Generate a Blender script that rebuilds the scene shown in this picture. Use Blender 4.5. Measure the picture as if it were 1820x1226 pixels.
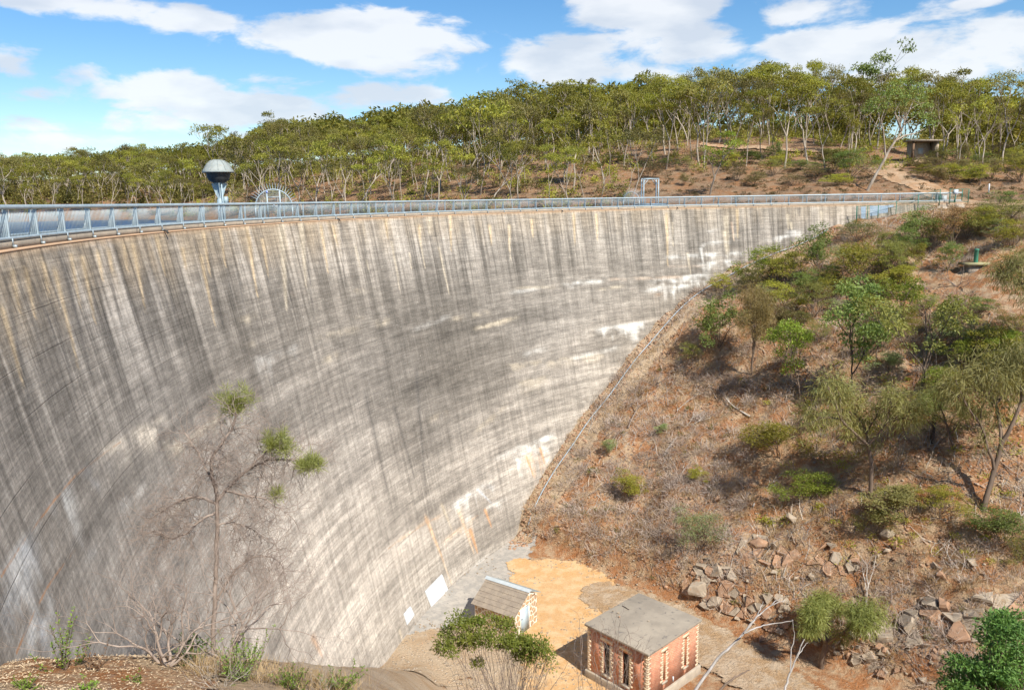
import bpy, bmesh, math, random
import numpy as np
from mathutils import Matrix, Vector

for o in list(bpy.data.objects):
    bpy.data.objects.remove(o)
S = bpy.context.scene
COL = S.collection
R = math.radians

# ------------------------------------------------------------------ camera
EYE = 1.18
PITCH, ROLL, FPX = 0.1796, 0.0161, 1415.6
cam_d = bpy.data.cameras.new('camera')
cam_d.sensor_width = 36.0
cam_d.lens = 28.0
cam_d.clip_start = 0.1
cam_d.clip_end = 8000
cam = bpy.data.objects.new('camera', cam_d)
COL.objects.link(cam)
cam.matrix_world = (Matrix.Translation((0, 0, EYE)) @ Matrix.Rotation(math.pi / 2 - PITCH, 4, 'X')
                    @ Matrix.Rotation(-ROLL, 4, 'Z'))
S.camera = cam

# ------------------------------------------------------------------ light
SUN_AZ = (0.56, -0.83)         # horizontal direction towards the sun (x, y)
SUN_EL = R(47)
SKY_STRENGTH = 0.10
sd = bpy.data.lights.new('sun', 'SUN')
sd.energy = 4.4
sd.angle = R(0.53)
sd.color = (1.0, 0.95, 0.86)
sun = bpy.data.objects.new('sun', sd)
COL.objects.link(sun)
_n = math.hypot(*SUN_AZ)
tosun = Vector((SUN_AZ[0] / _n * math.cos(SUN_EL), SUN_AZ[1] / _n * math.cos(SUN_EL), math.sin(SUN_EL)))
sun.rotation_euler = tosun.to_track_quat('Z', 'Y').to_euler()
sun.location = (40, -60, 120)

S.view_settings.view_transform = 'Standard'
S.view_settings.look = 'None'
S.view_settings.gamma = 1.0
S.view_settings.exposure = 0.78
S.cycles.max_bounces = 5
S.cycles.diffuse_bounces = 2
S.cycles.glossy_bounces = 2
S.cycles.transmission_bounces = 3
S.cycles.transparent_max_bounces = 8
S.cycles.use_adaptive_sampling = True
S.cycles.adaptive_threshold = 0.02
S.view_settings.use_curve_mapping = False


# pixel helpers (photo pixels, 1820 x 1226)
def ray(px, py):
    du, dv = px - 910.0, py - 613.0
    c, s = math.cos(ROLL), math.sin(ROLL)
    u, v = du * c - dv * s, du * s + dv * c
    c, s = math.cos(PITCH), math.sin(PITCH)
    y, z = -v, FPX
    return np.array([u, z * c + y * s, y * c - z * s]) / FPX      # x right, y forward, z up


def project(x, y, z):
    z = z - EYE
    c, s = math.cos(PITCH), math.sin(PITCH)
    yc, zc = z * c + y * s, y * c - z * s
    u, v = FPX * x / zc, -FPX * yc / zc
    c, s = math.cos(ROLL), math.sin(ROLL)
    return 910 + u * c + v * s, 613 - u * s + v * c


# ------------------------------------------------------------------ world: sky with clouds
W = bpy.data.worlds.new('World')
S.world = W
W.use_nodes = True
W.cycles.sampling_method = 'MANUAL'
W.cycles.sample_map_resolution = 128
nt = W.node_tree
nt.nodes.clear()


class NB:
    """small node-tree builder"""
    def __init__(self, nt):
        self.nt = nt

    def n(self, t, **kw):
        nd = self.nt.nodes.new(t)
        for k, v in kw.items():
            setattr(nd, k, v)
        return nd

    def link(self, a, b):
        self.nt.links.new(a, b)

    def setin(self, sock, v):
        if hasattr(v, 'is_output'):
            self.nt.links.new(v, sock)
        elif v is not None:
            sock.default_value = v

    def math(self, op, a, b=None, c=None, clamp=False):
        nd = self.n('ShaderNodeMath', operation=op)
        nd.use_clamp = clamp
        for i, v in enumerate((a, b, c)):
            if v is not None:
                self.setin(nd.inputs[i], v)
        return nd.outputs[0]

    def noise(self, vec, scale, detail=5, rough=0.55, dist=0.0):
        nd = self.n('ShaderNodeTexNoise')
        if vec is not None:
            self.setin(nd.inputs['Vector'], vec)
        nd.inputs['Scale'].default_value = scale
        nd.inputs['Detail'].default_value = detail
        nd.inputs['Roughness'].default_value = rough
        nd.inputs['Distortion'].default_value = dist
        return nd.outputs['Fac']

    def mapping(self, vec, scale=(1, 1, 1), loc=(0, 0, 0), rot=(0, 0, 0)):
        nd = self.n('ShaderNodeMapping')
        self.setin(nd.inputs['Vector'], vec)
        nd.inputs['Scale'].default_value = scale
        nd.inputs['Location'].default_value = loc
        nd.inputs['Rotation'].default_value = rot
        return nd.outputs[0]

    def ramp(self, fac, stops, interp='LINEAR'):
        nd = self.n('ShaderNodeValToRGB')
        nd.color_ramp.interpolation = interp
        el = nd.color_ramp.elements
        while len(el) < len(stops):
            el.new(0.5)
        for e, (p, c) in zip(el, stops):
            e.position = p
            e.color = (c, c, c, 1) if isinstance(c, (int, float)) else (*c[:3], 1)
        self.setin(nd.inputs[0], fac)
        return nd.outputs[0]

    def mix(self, fac, a, b, blend='MIX'):
        nd = self.n('ShaderNodeMix', data_type='RGBA', blend_type=blend)
        self.setin(nd.inputs[0], fac)
        for i, v in ((6, a), (7, b)):
            if isinstance(v, tuple):
                v = (*v[:3], 1)
            self.setin(nd.inputs[i], v)
        return nd.outputs[2]

    def smooth(self, x, lo, hi):
        nd = self.n('ShaderNodeMapRange', interpolation_type='SMOOTHSTEP')
        self.setin(nd.inputs[0], x)
        self.setin(nd.inputs[1], lo)
        self.setin(nd.inputs[2], hi)
        return nd.outputs[0]


b = NB(nt)
out = b.n('ShaderNodeOutputWorld')
bg = b.n('ShaderNodeBackground')
bg.inputs['Strength'].default_value = SKY_STRENGTH
b.link(bg.outputs[0], out.inputs[0])
sky = b.n('ShaderNodeTexSky', sky_type='NISHITA')
sky.sun_disc = False
sky.sun_elevation = SUN_EL
sky.sun_rotation = math.atan2(SUN_AZ[0], SUN_AZ[1])
sky.altitude = 300
sky.air_density = 1.0
sky.dust_density = 0.2
sky.ozone_density = 2.5
tc = b.n('ShaderNodeTexCoord')
sep = b.n('ShaderNodeSeparateXYZ')
b.link(tc.outputs['Generated'], sep.inputs[0])
az = b.math('ARCTAN2', sep.outputs[0], sep.outputs[1])
el = b.math('ARCSINE', sep.outputs[2])
nvec = b.mapping(tc.outputs['Generated'], scale=(1.0, 1.0, 2.6))
n1 = b.noise(nvec, 11.0, 6, 0.6, 0.25)
n2 = b.noise(nvec, 3.2, 6, 0.55, 0.2)
# cloud banks: photo-pixel centre and half sizes (kept as sky directions)
BL = [(650, 72, 190, 56, .95), (760, 100, 110, 40, .6), (560, 55, 100, 38, .7), (150, 8, 160, 30, .9), (320, 30, 90, 22, .6),
      (25, 110, 60, 35, .75), (140, 128, 90, 22, .5), (300, 165, 130, 45, .85), (440, 195, 170, 38, .9), (250, 215, 130, 22, .6),
      (660, 172, 130, 26, .75), (480, 150, 110, 26, .6), (1150, 20, 150, 38, .9), (1020, 100, 130, 40, .9), (1180, 80, 130, 48, .85), (1090, 125, 190, 30, .7),
      (1450, 25, 110, 26, .8), (1480, 75, 130, 40, .9), (1620, 105, 230, 50, .85), (1780, 80, 130, 50, .8), (1400, 130, 150, 30, .6),
      (1750, 3, 60, 10, .5), (30, 165, 70, 14, .45), (60, 215, 120, 18, .4), (120, 250, 160, 14, .35), (430, 240, 200, 18, .4)]
den = None
for (px, py, rx, ry, w) in BL:
    d = ray(px, py)
    d = d / np.linalg.norm(d)
    a0, e0 = math.atan2(d[0], d[1]), math.asin(d[2])
    ca = math.cos(a0)
    ra, re = rx / FPX * ca * ca * 1.12, ry / FPX * ca * 1.12
    u = b.math('DIVIDE', b.math('SUBTRACT', az, a0), ra)
    v = b.math('DIVIDE', b.math('SUBTRACT', el, e0), re)
    # flatter underside: stretch the lower half less
    q = b.math('ADD', b.math('MULTIPLY', u, u), b.math('MULTIPLY', v, v))
    val = b.math('MULTIPLY', b.math('MAXIMUM', b.math('SUBTRACT', 1.0, q), 0.0), w)
    den = val if den is None else b.math('MAXIMUM', den, val)
gen = b.math('MULTIPLY', b.smooth(n2, 0.52, 0.75), 0.75)         # clouds elsewhere in the sky
inview = b.math('MULTIPLY', b.smooth(b.math('ABSOLUTE', az), 0.55, 0.85), 1.0)
den = b.math('MAXIMUM', den, b.math('MULTIPLY', gen, b.math('MAXIMUM', inview, b.smooth(el, 0.3, 0.5))))
den = b.math('ADD', den, b.math('MULTIPLY', b.math('SUBTRACT', n1, 0.5), 2.3))
mask = b.smooth(den, 0.16, 0.62)
shade = b.noise(b.mapping(tc.outputs['Generated'], scale=(1, 1, 3.0), loc=(0.03, 0, 0.1)), 7.0, 5, 0.5)
ccol = b.ramp(shade, [(0.40, (4.3, 4.6, 5.05)), (0.58, (5.9, 5.95, 6.0))])
hs = b.n('ShaderNodeHueSaturation')
hs.inputs['Saturation'].default_value = 1.28
hs.inputs['Value'].default_value = 0.86
b.link(sky.outputs[0], hs.inputs['Color'])
wcol = b.mix(b.math('MULTIPLY', mask, 0.84), hs.outputs[0], ccol)
b.link(wcol, bg.inputs['Color'])

# ------------------------------------------------------------------ numpy noise
_T = np.random.default_rng(11).random((256, 256))


def vnoise(x, y):
    x = np.asarray(x, float)
    y = np.asarray(y, float)
    xi, yi = np.floor(x).astype(int), np.floor(y).astype(int)
    fx, fy = x - xi, y - yi
    fx, fy = fx * fx * (3 - 2 * fx), fy * fy * (3 - 2 * fy)
    a, b_ = _T[xi & 255, yi & 255], _T[(xi + 1) & 255, yi & 255]
    c, d = _T[xi & 255, (yi + 1) & 255], _T[(xi + 1) & 255, (yi + 1) & 255]
    return (a * (1 - fx) + b_ * fx) * (1 - fy) + (c * (1 - fx) + d * fx) * fy


def fbm(x, y, octv=4, seed=0.0, gain=0.5):
    s, a, t = 0.0, 1.0, 0.0
    for i in range(octv):
        s = s + a * vnoise(x * 2 ** i + seed + 17.3 * i, y * 2 ** i + seed * 1.7 + 9.1 * i)
        t += a
        a *= gain
    return s / t            # 0..1


def sstep(x, lo, hi):
    t = np.clip((np.asarray(x, float) - lo) / (hi - lo), 0, 1)
    return t * t * (3 - 2 * t)


# ------------------------------------------------------------------ object helpers
def link(o, parent=None):
    COL.objects.link(o)
    if parent is not None:
        o.parent = parent
    return o


def tag(o, label=None, cat=None, group=None, kind=None):
    if label:
        o['label'] = label
    if cat:
        o['category'] = cat
    if group:
        o['group'] = group
    if kind:
        o['kind'] = kind
    return o


def empty(name, loc=(0, 0, 0), rz=0.0, label=None, cat=None, group=None):
    o = bpy.data.objects.new(name, None)
    o.empty_display_size = 0.3
    o.location = loc
    o.rotation_euler = (0, 0, rz)
    link(o)
    return tag(o, label, cat, group)


def mesh_np(name, V, F, mat=None, smooth=False):
    """V (n,3), F (m,k) with k = 3 or 4, or a list of index lists"""
    me = bpy.data.meshes.new(name)
    if isinstance(F, np.ndarray):
        V = np.ascontiguousarray(V, dtype=np.float32)
        F = np.ascontiguousarray(F, dtype=np.int32)
        m, k = F.shape
        me.vertices.add(len(V))
        me.vertices.foreach_set('co', V.ravel())
        me.loops.add(m * k)
        me.loops.foreach_set('vertex_index', F.ravel())
        me.polygons.add(m)
        me.polygons.foreach_set('loop_start', np.arange(0, m * k, k, dtype=np.int32))
        try:
            me.polygons.foreach_set('loop_total', np.full(m, k, dtype=np.int32))
        except Exception:
            pass
        me.update(calc_edges=True)
    else:
        me.from_pydata([tuple(map(float, v)) for v in V], [], [list(map(int, f)) for f in F])
        me.update()
    if smooth:
        me.polygons.foreach_set('use_smooth', np.ones(len(me.polygons), dtype=bool))
    if mat is not None:
        me.materials.append(mat)
    return me


def obj(name, V, F, mat=None, parent=None, smooth=False):
    return link(bpy.data.objects.new(name, mesh_np(name, V, F, mat, smooth)), parent)


def obj_me(name, me, parent=None, loc=None):
    o = link(bpy.data.objects.new(name, me), parent)
    if loc is not None:
        o.location = loc
    return o


def add_attr(me, name, arr):
    a = me.attributes.new(name, 'FLOAT', 'POINT')
    a.data.foreach_set('value', np.ascontiguousarray(arr, dtype=np.float32).ravel())


def add_col(me, name, arr):
    a = me.attributes.new(name, 'FLOAT_COLOR', 'POINT')
    c = np.ones((len(arr), 4), np.float32)
    c[:, :3] = arr
    a.data.foreach_set('color', c.ravel())


def join(parts):
    """list of (V,F) -> one (V,F); all F must have the same k"""
    Vs, Fs, n = [], [], 0
    for V, F in parts:
        Vs.append(np.asarray(V, float))
        Fs.append(np.asarray(F, int) + n)
        n += len(V)
    return np.vstack(Vs), np.vstack(Fs)


_BF = np.array([[0, 3, 2, 1], [4, 5, 6, 7], [0, 1, 5, 4], [1, 2, 6, 5], [2, 3, 7, 6], [3, 0, 4, 7]])


def box(x0, x1, y0, y1, z0, z1):
    return (np.array([[x0, y0, z0], [x1, y0, z0], [x1, y1, z0], [x0, y1, z0],
                      [x0, y0, z1], [x1, y0, z1], [x1, y1, z1], [x0, y1, z1]], float), _BF.copy())


def bevel_obj(o, w=0.01, seg=2):
    m = o.modifiers.new('bevel', 'BEVEL')
    m.width = w
    m.segments = seg
    m.limit_method = 'ANGLE'
    return o


def tube(P, rad, sides=6, cap=True):
    P = np.asarray(P, float)
    n = len(P)
    rad = np.broadcast_to(np.asarray(rad, float), (n,))
    T = np.gradient(P, axis=0)
    T /= np.linalg.norm(T, axis=1)[:, None] + 1e-9
    up = np.array([0, 0, 1.0]) if abs(T[:, 2]).mean() < 0.9 else np.array([1.0, 0, 0])
    A = np.cross(T, up)
    A /= np.linalg.norm(A, axis=1)[:, None] + 1e-9
    B = np.cross(T, A)
    th = np.arange(sides) / sides * 2 * math.pi
    V = (P[:, None, :] + rad[:, None, None] * (A[:, None, :] * np.cos(th)[None, :, None] + B[:, None, :] * np.sin(th)[None, :, None])).reshape(-1, 3)
    i, j = np.meshgrid(np.arange(n - 1), np.arange(sides), indexing='ij')
    a = i * sides + j
    c = i * sides + (j + 1) % sides
    F = np.stack([a, c, c + sides, a + sides], -1).reshape(-1, 4)
    if cap:
        V = np.vstack([V, P[:1], P[-1:]])
        k = len(V)
        js = np.arange(0, sides)
        f0 = np.stack([np.full(sides, k - 2), (js + 1) % sides, js, js], -1)
        # caps as degenerate-free quads: pair up triangles when possible
        caps = []
        for st, ce, flip in ((0, k - 2, True), ((n - 1) * sides, k - 1, False)):
            for q in range(0, sides - 1, 2):
                t = [ce, st + q, st + q + 1, st + (q + 2) % sides]
                caps.append(t[::-1] if flip else t)
        if sides % 2 == 0:
            F = np.vstack([F, np.array(caps)])
    return V, F


def lathe(prof, seg=24):
    prof = np.asarray(prof, float)
    n = len(prof)
    th = np.arange(seg) / seg * 2 * math.pi
    V = np.stack([prof[:, None, 0] * np.cos(th), prof[:, None, 0] * np.sin(th), np.repeat(prof[:, 1:2], seg, 1)], -1).reshape(-1, 3)
    i, j = np.meshgrid(np.arange(n - 1), np.arange(seg), indexing='ij')
    a = i * seg + j
    c = i * seg + (j + 1) % seg
    return V, np.stack([a, c, c + seg, a + seg], -1).reshape(-1, 4)


# ------------------------------------------------------------------ materials
MATS = {}


def new_mat(name):
    m = bpy.data.materials.new(name)
    m.use_nodes = True
    nt = m.node_tree
    nt.nodes.clear()
    o = nt.nodes.new('ShaderNodeOutputMaterial')
    p = nt.nodes.new('ShaderNodeBsdfPrincipled')
    nt.links.new(p.outputs[0], o.inputs[0])
    MATS[name] = m
    return m, NB(nt), p, o


def pmat(name, c1, c2=None, scale=6.0, rough=0.85, bump=0.25, bscale=None, metal=0.0, lo=0.35, hi=0.65, c3=None, coord='Object', stretch=(1, 1, 1), spec=0.25):
    m, b, p, o = new_mat(name)
    tcn = b.n('ShaderNodeTexCoord')
    vec = b.mapping(tcn.outputs[coord], scale=stretch)
    p.inputs['Roughness'].default_value = rough
    p.inputs['Metallic'].default_value = metal
    p.inputs['Specular IOR Level'].default_value = spec
    if c2 is None:
        c2 = tuple(v * 0.8 for v in c1)
    f = b.noise(vec, scale, 7, 0.6)
    col = b.mix(b.smooth(f, lo, hi), c1, c2)
    if c3 is not None:
        f3 = b.noise(b.mapping(vec, loc=(3.1, 7.7, 1.3)), scale * 3.1, 4, 0.6)
        col = b.mix(b.smooth(f3, 0.58, 0.7), col, c3)
    b.link(col, p.inputs['Base Color'])
    if bump:
        f2 = b.noise(vec, bscale or scale * 5, 6, 0.65)
        bn = b.n('ShaderNodeBump')
        bn.inputs['Strength'].default_value = bump
        bn.inputs['Distance'].default_value = 0.03
        b.link(f2, bn.inputs['Height'])
        b.link(bn.outputs[0], p.inputs['Normal'])
    return m


def leaf_mat(name, ca, cb, trans=0.3, rough=0.55, dead=None):
    """two-tone leaves: per-face tint attribute plus a per-object shift"""
    m, b, p, o = new_mat(name)
    at = b.n('ShaderNodeAttribute', attribute_name='tint')
    oi = b.n('ShaderNodeObjectInfo')
    f = b.math('ADD', b.math('MULTIPLY', at.outputs['Fac'], 0.8), b.math('MULTIPLY', oi.outputs['Random'], 0.35), clamp=True)
    col = b.mix(f, ca, cb)
    if dead:
        d = b.smooth(at.outputs['Fac'], 0.9, 0.96)
        col = b.mix(d, col, dead)
    hsn = b.n('ShaderNodeHueSaturation')
    b.link(b.math('ADD', 0.485, b.math('MULTIPLY', oi.outputs['Random'], 0.03)), hsn.inputs['Hue'])
    b.link(b.math('ADD', 0.82, b.math('MULTIPLY', oi.outputs['Random'], 0.5)), hsn.inputs['Value'])
    b.link(col, hsn.inputs['Color'])
    b.link(hsn.outputs[0], p.inputs['Base Color'])
    p.inputs['Roughness'].default_value = rough
    p.inputs['Specular IOR Level'].default_value = 0.3
    tr = b.n('ShaderNodeBsdfTranslucent')
    tcx = b.mix(1.0, hsn.outputs[0], (1.25, 1.2, 0.7), 'MULTIPLY')
    b.link(tcx, tr.inputs['Color'])
    mx = b.n('ShaderNodeMixShader')
    mx.inputs[0].default_value = trans
    b.link(p.outputs[0], mx.inputs[1])
    b.link(tr.outputs[0], mx.inputs[2])
    b.link(mx.outputs[0], o.inputs[0])
    return m
# ------------------------------------------------------------------ terrain
CX, CY, RAD, BAT = 44.786, 37.724, 61.0, 0.20     # dam arc centre, crest radius, batter
AZ0, AZ1 = 93.0, 226.0
WING = 14.4
E0 = np.array([CX + RAD * math.cos(R(AZ0)), CY + RAD * math.sin(R(AZ0))])
TW = np.array([math.sin(R(AZ0)), -math.cos(R(AZ0))])
U_ARC = WING + RAD * R(AZ1 - AZ0)
WATER_Z = -2.0


def crest(u):
    """arc length from the right tip -> position (x,y) and the downstream normal"""
    u = np.asarray(u, float)
    th = R(AZ0) + (u - WING) / RAD
    P = np.stack([CX + RAD * np.cos(th), CY + RAD * np.sin(th)], -1)
    N = np.stack([-np.cos(th), -np.sin(th)], -1)
    w = u < WING
    P = np.where(w[..., None], E0 + TW * (WING - u)[..., None], P)
    N = np.where(w[..., None], np.array([-math.cos(R(AZ0)), -math.sin(R(AZ0))]), N)
    return P, N


def side_of_dam(X, Y):
    a = np.degrees(np.arctan2(Y - CY, X - CX)) % 360
    r = np.hypot(X - CX, Y - CY)
    line = Y - (E0[1] + 0.052 * (X - E0[0])) - 0.7
    s = np.where((a >= AZ0) & (a <= 229), r - 61.7, -1.0)
    return np.where((a < AZ0) & (Y > 80), line, s)


_PS = [-50, 44, 48.2, 49.4, 50.6, 52.5, 57, 64.5, 75, 87.6, 99, 106, 130, 200, 400]
_PZ = [-31, -30.9, -30.2, -29.4, -27.6, -26.6, -24.0, -19.2, -11.8, -5.8, -2.1, -0.9, -0.3, 4, 12]


def smax(a, b_, k=0.6):
    h = np.clip(0.5 + 0.5 * (a - b_) / k, 0, 1)
    return b_ * (1 - h) + a * h + k * h * (1 - h)


def z_down(X, Y):
    s = 0.71 * X + 0.70 * Y
    wob = (fbm(X * .045, Y * .045, 3, 3.0) - .5) * 5.0 * sstep(X, 6, 22)
    zr = np.interp(s + wob * sstep(s, 50, 60) * (1 - sstep(s, 92, 104)), _PS, _PZ)
    # gullies and ledges on the right bank
    amp = sstep(s, 49.6, 54) * (1 + .5 * (1 - sstep(s, 54, 62))) * (1 - 0.8 * sstep(s, 100, 108)) * (0.35 + 0.65 * sstep(X, 2, 14))
    c = 0.71 * X - 0.70 * Y
    zr = zr + amp * ((fbm(c * .16, s * .07, 4, 5.0) - .5) * 2.4 + (fbm(X * .5, Y * .5, 4, 8.0) - .5) * 1.35)
    fl = -29.85 + (fbm(X * .3, Y * .3, 3, 1.0) - .5) * 0.12
    # near (left) bank under the camera
    yy = np.maximum(Y, -20)
    zl = np.where(yy < 14, -0.5 - 0.49 * yy, -7.36 - 0.648 * (yy - 14))
    zl = zl - sstep(Y, 2, 9) * (0.16 * np.maximum(X + 6.7, 0) + 0.22 * np.maximum(X + 4.2, 0) + 0.25 * np.maximum(X, 0) * sstep(X, 0, 3))
    zl = zl - 0.10 * np.maximum(Y - 13, 0) * sstep(X, -6.5, -2.5)
    zl = np.minimum(zl, 0.6)
    zl = zl + (fbm(X * .6, Y * .6, 4, 4.0) - .5) * 0.45 * sstep(Y, 1, 5) * (1 - sstep(Y, 30, 44))
    zl = np.where(X > 25, zl - (X - 25) * 0.2, zl)
    return smax(smax(zr, fl, 0.35), zl, 1.2)


_CP = np.array([
    # lake bed
    (-25, 62, -9), (-60, 110, -9), (-100, 100, -9), (-160, 150, -9), (-40, 95, -8), (-5, 100, -5), (15, 104, -4), (-30, 20, -8), (-90, 30, -9), (-90, 150, -7), (-200, 60, -8),
    # shore
    (-230, 182, -2), (-170, 185, -2), (-118, 188, -2), (-87, 194, -2), (-62, 168, -2), (-32, 138, -2), (-2, 118, -2), (18, 110, -2), (33, 104.5, -2),
    # hillside
    (-206, 320, 9), (-161, 250, 4.5), (-129, 300, 11), (-85, 280, 12), (-100, 225, 4), (-55, 250, 13), (-62, 195, 5), (-150, 215, 2.5), (-21, 225, 13.5), (-28, 170, 4.5),
    (5.6, 200, 13.5), (2, 140, 3.5), (27, 200, 15), (22, 135, 4.5), (50, 180, 14), (36, 125, 3.2), (51, 150, 9.3), (75, 168, 11.5), (70, 140, 7.0), (96, 155, 7.5), (120, 170, 8),
    (150, 140, 8), (44, 113, 0.9), (58, 113, 1.3), (60, 124, 3.6), (75, 118, 2.2), (95, 118, 2.6),
    # plateau by the end of the dam
    (41, 101, -1.0), (50, 101, -0.5), (58, 100, -0.35), (66, 99, -0.4), (80, 98, -0.2), (100, 100, 0.3), (60, 106, 0.0), (75, 108, 0.6), (50, 107, 0.0),
    # behind the skyline
    (-250, 420, 12), (-60, 360, 15), (30, 300, 17), (110, 280, 12), (220, 220, 12)], float)


def _tps(r2):
    return 0.5 * r2 * np.log(r2 + 1e-6)


_k = _tps(((_CP[:, None, :2] - _CP[None, :, :2]) ** 2).sum(-1))
_n = len(_CP)
_A = np.zeros((_n + 3, _n + 3))
_A[:_n, :_n] = _k + np.eye(_n) * 40
_A[:_n, _n] = _A[_n, :_n] = 1
_A[:_n, _n + 1:] = _CP[:, :2]
_A[_n + 1:, :_n] = _CP[:, :2].T
_w = np.linalg.solve(_A, np.concatenate([_CP[:, 2], [0, 0, 0]]))


def z_up(X, Y):
    X, Y = np.asarray(X, float), np.asarray(Y, float)
    Xc, Yc = np.clip(X, -260, 220), np.clip(Y, 15, 420)
    shp = X.shape
    x, y = Xc.ravel(), Yc.ravel()
    z = np.empty(len(x))
    for i in range(0, len(x), 20000):
        r2 = (x[i:i + 20000, None] - _CP[None, :, 0]) ** 2 + (y[i:i + 20000, None] - _CP[None, :, 1]) ** 2
        z[i:i + 20000] = _tps(r2) @ _w[:_n] + _w[_n] + _w[_n + 1] * x[i:i + 20000] + _w[_n + 2] * y[i:i + 20000]
    z = z.reshape(shp)
    am = sstep(z, -1.5, 2.0)
    z = z + am * ((fbm(X * .07, Y * .07, 4, 6.0) - .5) * 2.2 + (fbm(X * .4, Y * .4, 3, 2.0) - .5) * .4)
    return np.clip(z, -12, 24)


def ground_z(X, Y, side=None):
    X, Y = np.asarray(X, float), np.asarray(Y, float)
    sd_ = side_of_dam(X, Y) if side is None else np.full(X.shape, side)
    zd, zu = z_down(X, Y), z_up(X, Y)
    hard = (sd_ >= 0).astype(float)
    soft = sstep(side_of_dam(X, Y), -7, 7)
    t = sstep(X, 43, 54) * sstep(Y, 80, 84)
    k = hard + (soft - hard) * t
    return zd * (1 - k) + zu * k


def gz(x, y):
    return float(ground_z(np.array([x]), np.array([y]))[0])


def hit(px, py, lift=0.0, tmin=8.0, tmax=420.0):
    """point of the ground seen at a photo pixel"""
    d = ray(px, py)
    t = np.concatenate([np.linspace(tmin, 150, 1500), np.linspace(150.2, tmax, 700)])
    X, Y, Z = d[0] * t, d[1] * t, EYE + d[2] * t
    g = Z - (ground_z(X, Y) + lift)
    i = np.where(g < 0)[0]
    i = i[0] if len(i) else len(t) - 1
    if i == 0:
        k = 0
    else:
        k = i - 1
        f = g[k] / (g[k] - g[i] + 1e-9)
        return np.array([X[k] + (X[i] - X[k]) * f, Y[k] + (Y[i] - Y[k]) * f, Z[k] + (Z[i] - Z[k]) * f - lift])
    return np.array([X[k], Y[k], Z[k] - lift])


def at_y(px, py, Y):
    d = ray(px, py)
    t = Y / d[1]
    return np.array([d[0] * t, Y, EYE + d[2] * t])


def at_z(px, py, z):
    d = ray(px, py)
    t = (z - EYE) / d[2]
    return np.array([d[0] * t, d[1] * t, z])


def axis(segs):
    out_ = []
    for a, c, st in segs:
        out_.append(np.arange(a, c, st))
    return np.concatenate(out_ + [np.array([segs[-1][1]])])


gx = axis([(-1500, -400, 110), (-400, -240, 16), (-240, -70, 4), (-70, -18, 1.6), (-18, 62, 0.36), (62, 110, 1.1), (110, 240, 6), (240, 1500, 100)])
gy = axis([(-600, -60, 60), (-60, 0, 4), (0, 4, 0.8), (4, 18, 0.3), (18, 42, 0.55), (42, 112, 0.36), (112, 150, 0.9), (150, 260, 2.2), (260, 420, 10), (420, 2500, 130)])
GX, GY = np.meshgrid(gx, gy, indexing='ij')
ni, nj = GX.shape
ii, jj = np.meshgrid(np.arange(ni - 1), np.arange(nj - 1), indexing='ij')
q0 = ii * nj + jj
FQ = np.stack([q0, q0 + nj, q0 + nj + 1, q0 + 1], -1).reshape(-1, 4)
cxf = 0.25 * (GX[:-1, :-1] + GX[1:, :-1] + GX[1:, 1:] + GX[:-1, 1:]).ravel()
cyf = 0.25 * (GY[:-1, :-1] + GY[1:, :-1] + GY[1:, 1:] + GY[:-1, 1:]).ravel()
sdf = side_of_dam(cxf, cyf)
far_up = sdf >= 0


def sub_mesh(name, mask, Z, mat):
    F = FQ[mask]
    used = np.unique(F)
    remap = np.full(ni * nj, -1)
    remap[used] = np.arange(len(used))
    V = np.stack([GX.ravel()[used], GY.ravel()[used], Z.ravel()[used]], -1)
    o = obj(name, V, remap[F], mat, smooth=True)
    return o, V


# soil: red-brown earth with pale litter, gravel grains and dry straw
def soil_mat(name, earth, litter, red, grey, bumpk=0.9, spk_k=0.6):
    m, b, p, o = new_mat(name)
    g = b.n('ShaderNodeNewGeometry')
    pos = g.outputs['Position']
    fa = b.noise(pos, 0.22, 4, 0.6)
    fb = b.noise(b.mapping(pos, loc=(11, 5, 2)), 0.9, 7, 0.65)
    fc = b.noise(pos, 4.5, 6, 0.7)
    fd = b.noise(b.mapping(pos, loc=(1, 4, 7)), 14.0, 4, 0.7)
    col = b.mix(b.smooth(fa, 0.35, 0.62), earth, red)
    col = b.mix(b.math('MULTIPLY', b.smooth(fb, 0.42, 0.62), 0.85), col, litter)
    col = b.mix(b.math('MULTIPLY', b.smooth(fc, 0.5, 0.72), 0.6), col, grey)
    col = b.mix(b.math('MULTIPLY', b.smooth(fd, 0.38, 0.68), 0.42), col, tuple(v * 0.5 for v in earth))
    vo = b.n('ShaderNodeTexVoronoi', feature='F1')
    b.link(pos, vo.inputs['Vector'])
    vo.inputs['Scale'].default_value = 6.5
    spk = b.smooth(vo.outputs['Distance'], 0.16, 0.08)
    col = b.mix(b.math('MULTIPLY', spk, spk_k), col, tuple(min(0.62, v * 1.5) for v in litter))
    b.link(col, p.inputs['Base Color'])
    p.inputs['Roughness'].default_value = 0.95
    p.inputs['Specular IOR Level'].default_value = 0.1
    hsum = b.math('ADD', b.math('MULTIPLY', fc, 1.0), b.math('ADD', b.math('MULTIPLY', fd, 0.5), b.math('MULTIPLY', spk, 0.3)))
    bn = b.n('ShaderNodeBump')
    bn.inputs['Strength'].default_value = bumpk
    bn.inputs['Distance'].default_value = 0.32
    b.link(hsum, bn.inputs['Height'])
    b.link(bn.outputs[0], p.inputs['Normal'])
    return m


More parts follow.
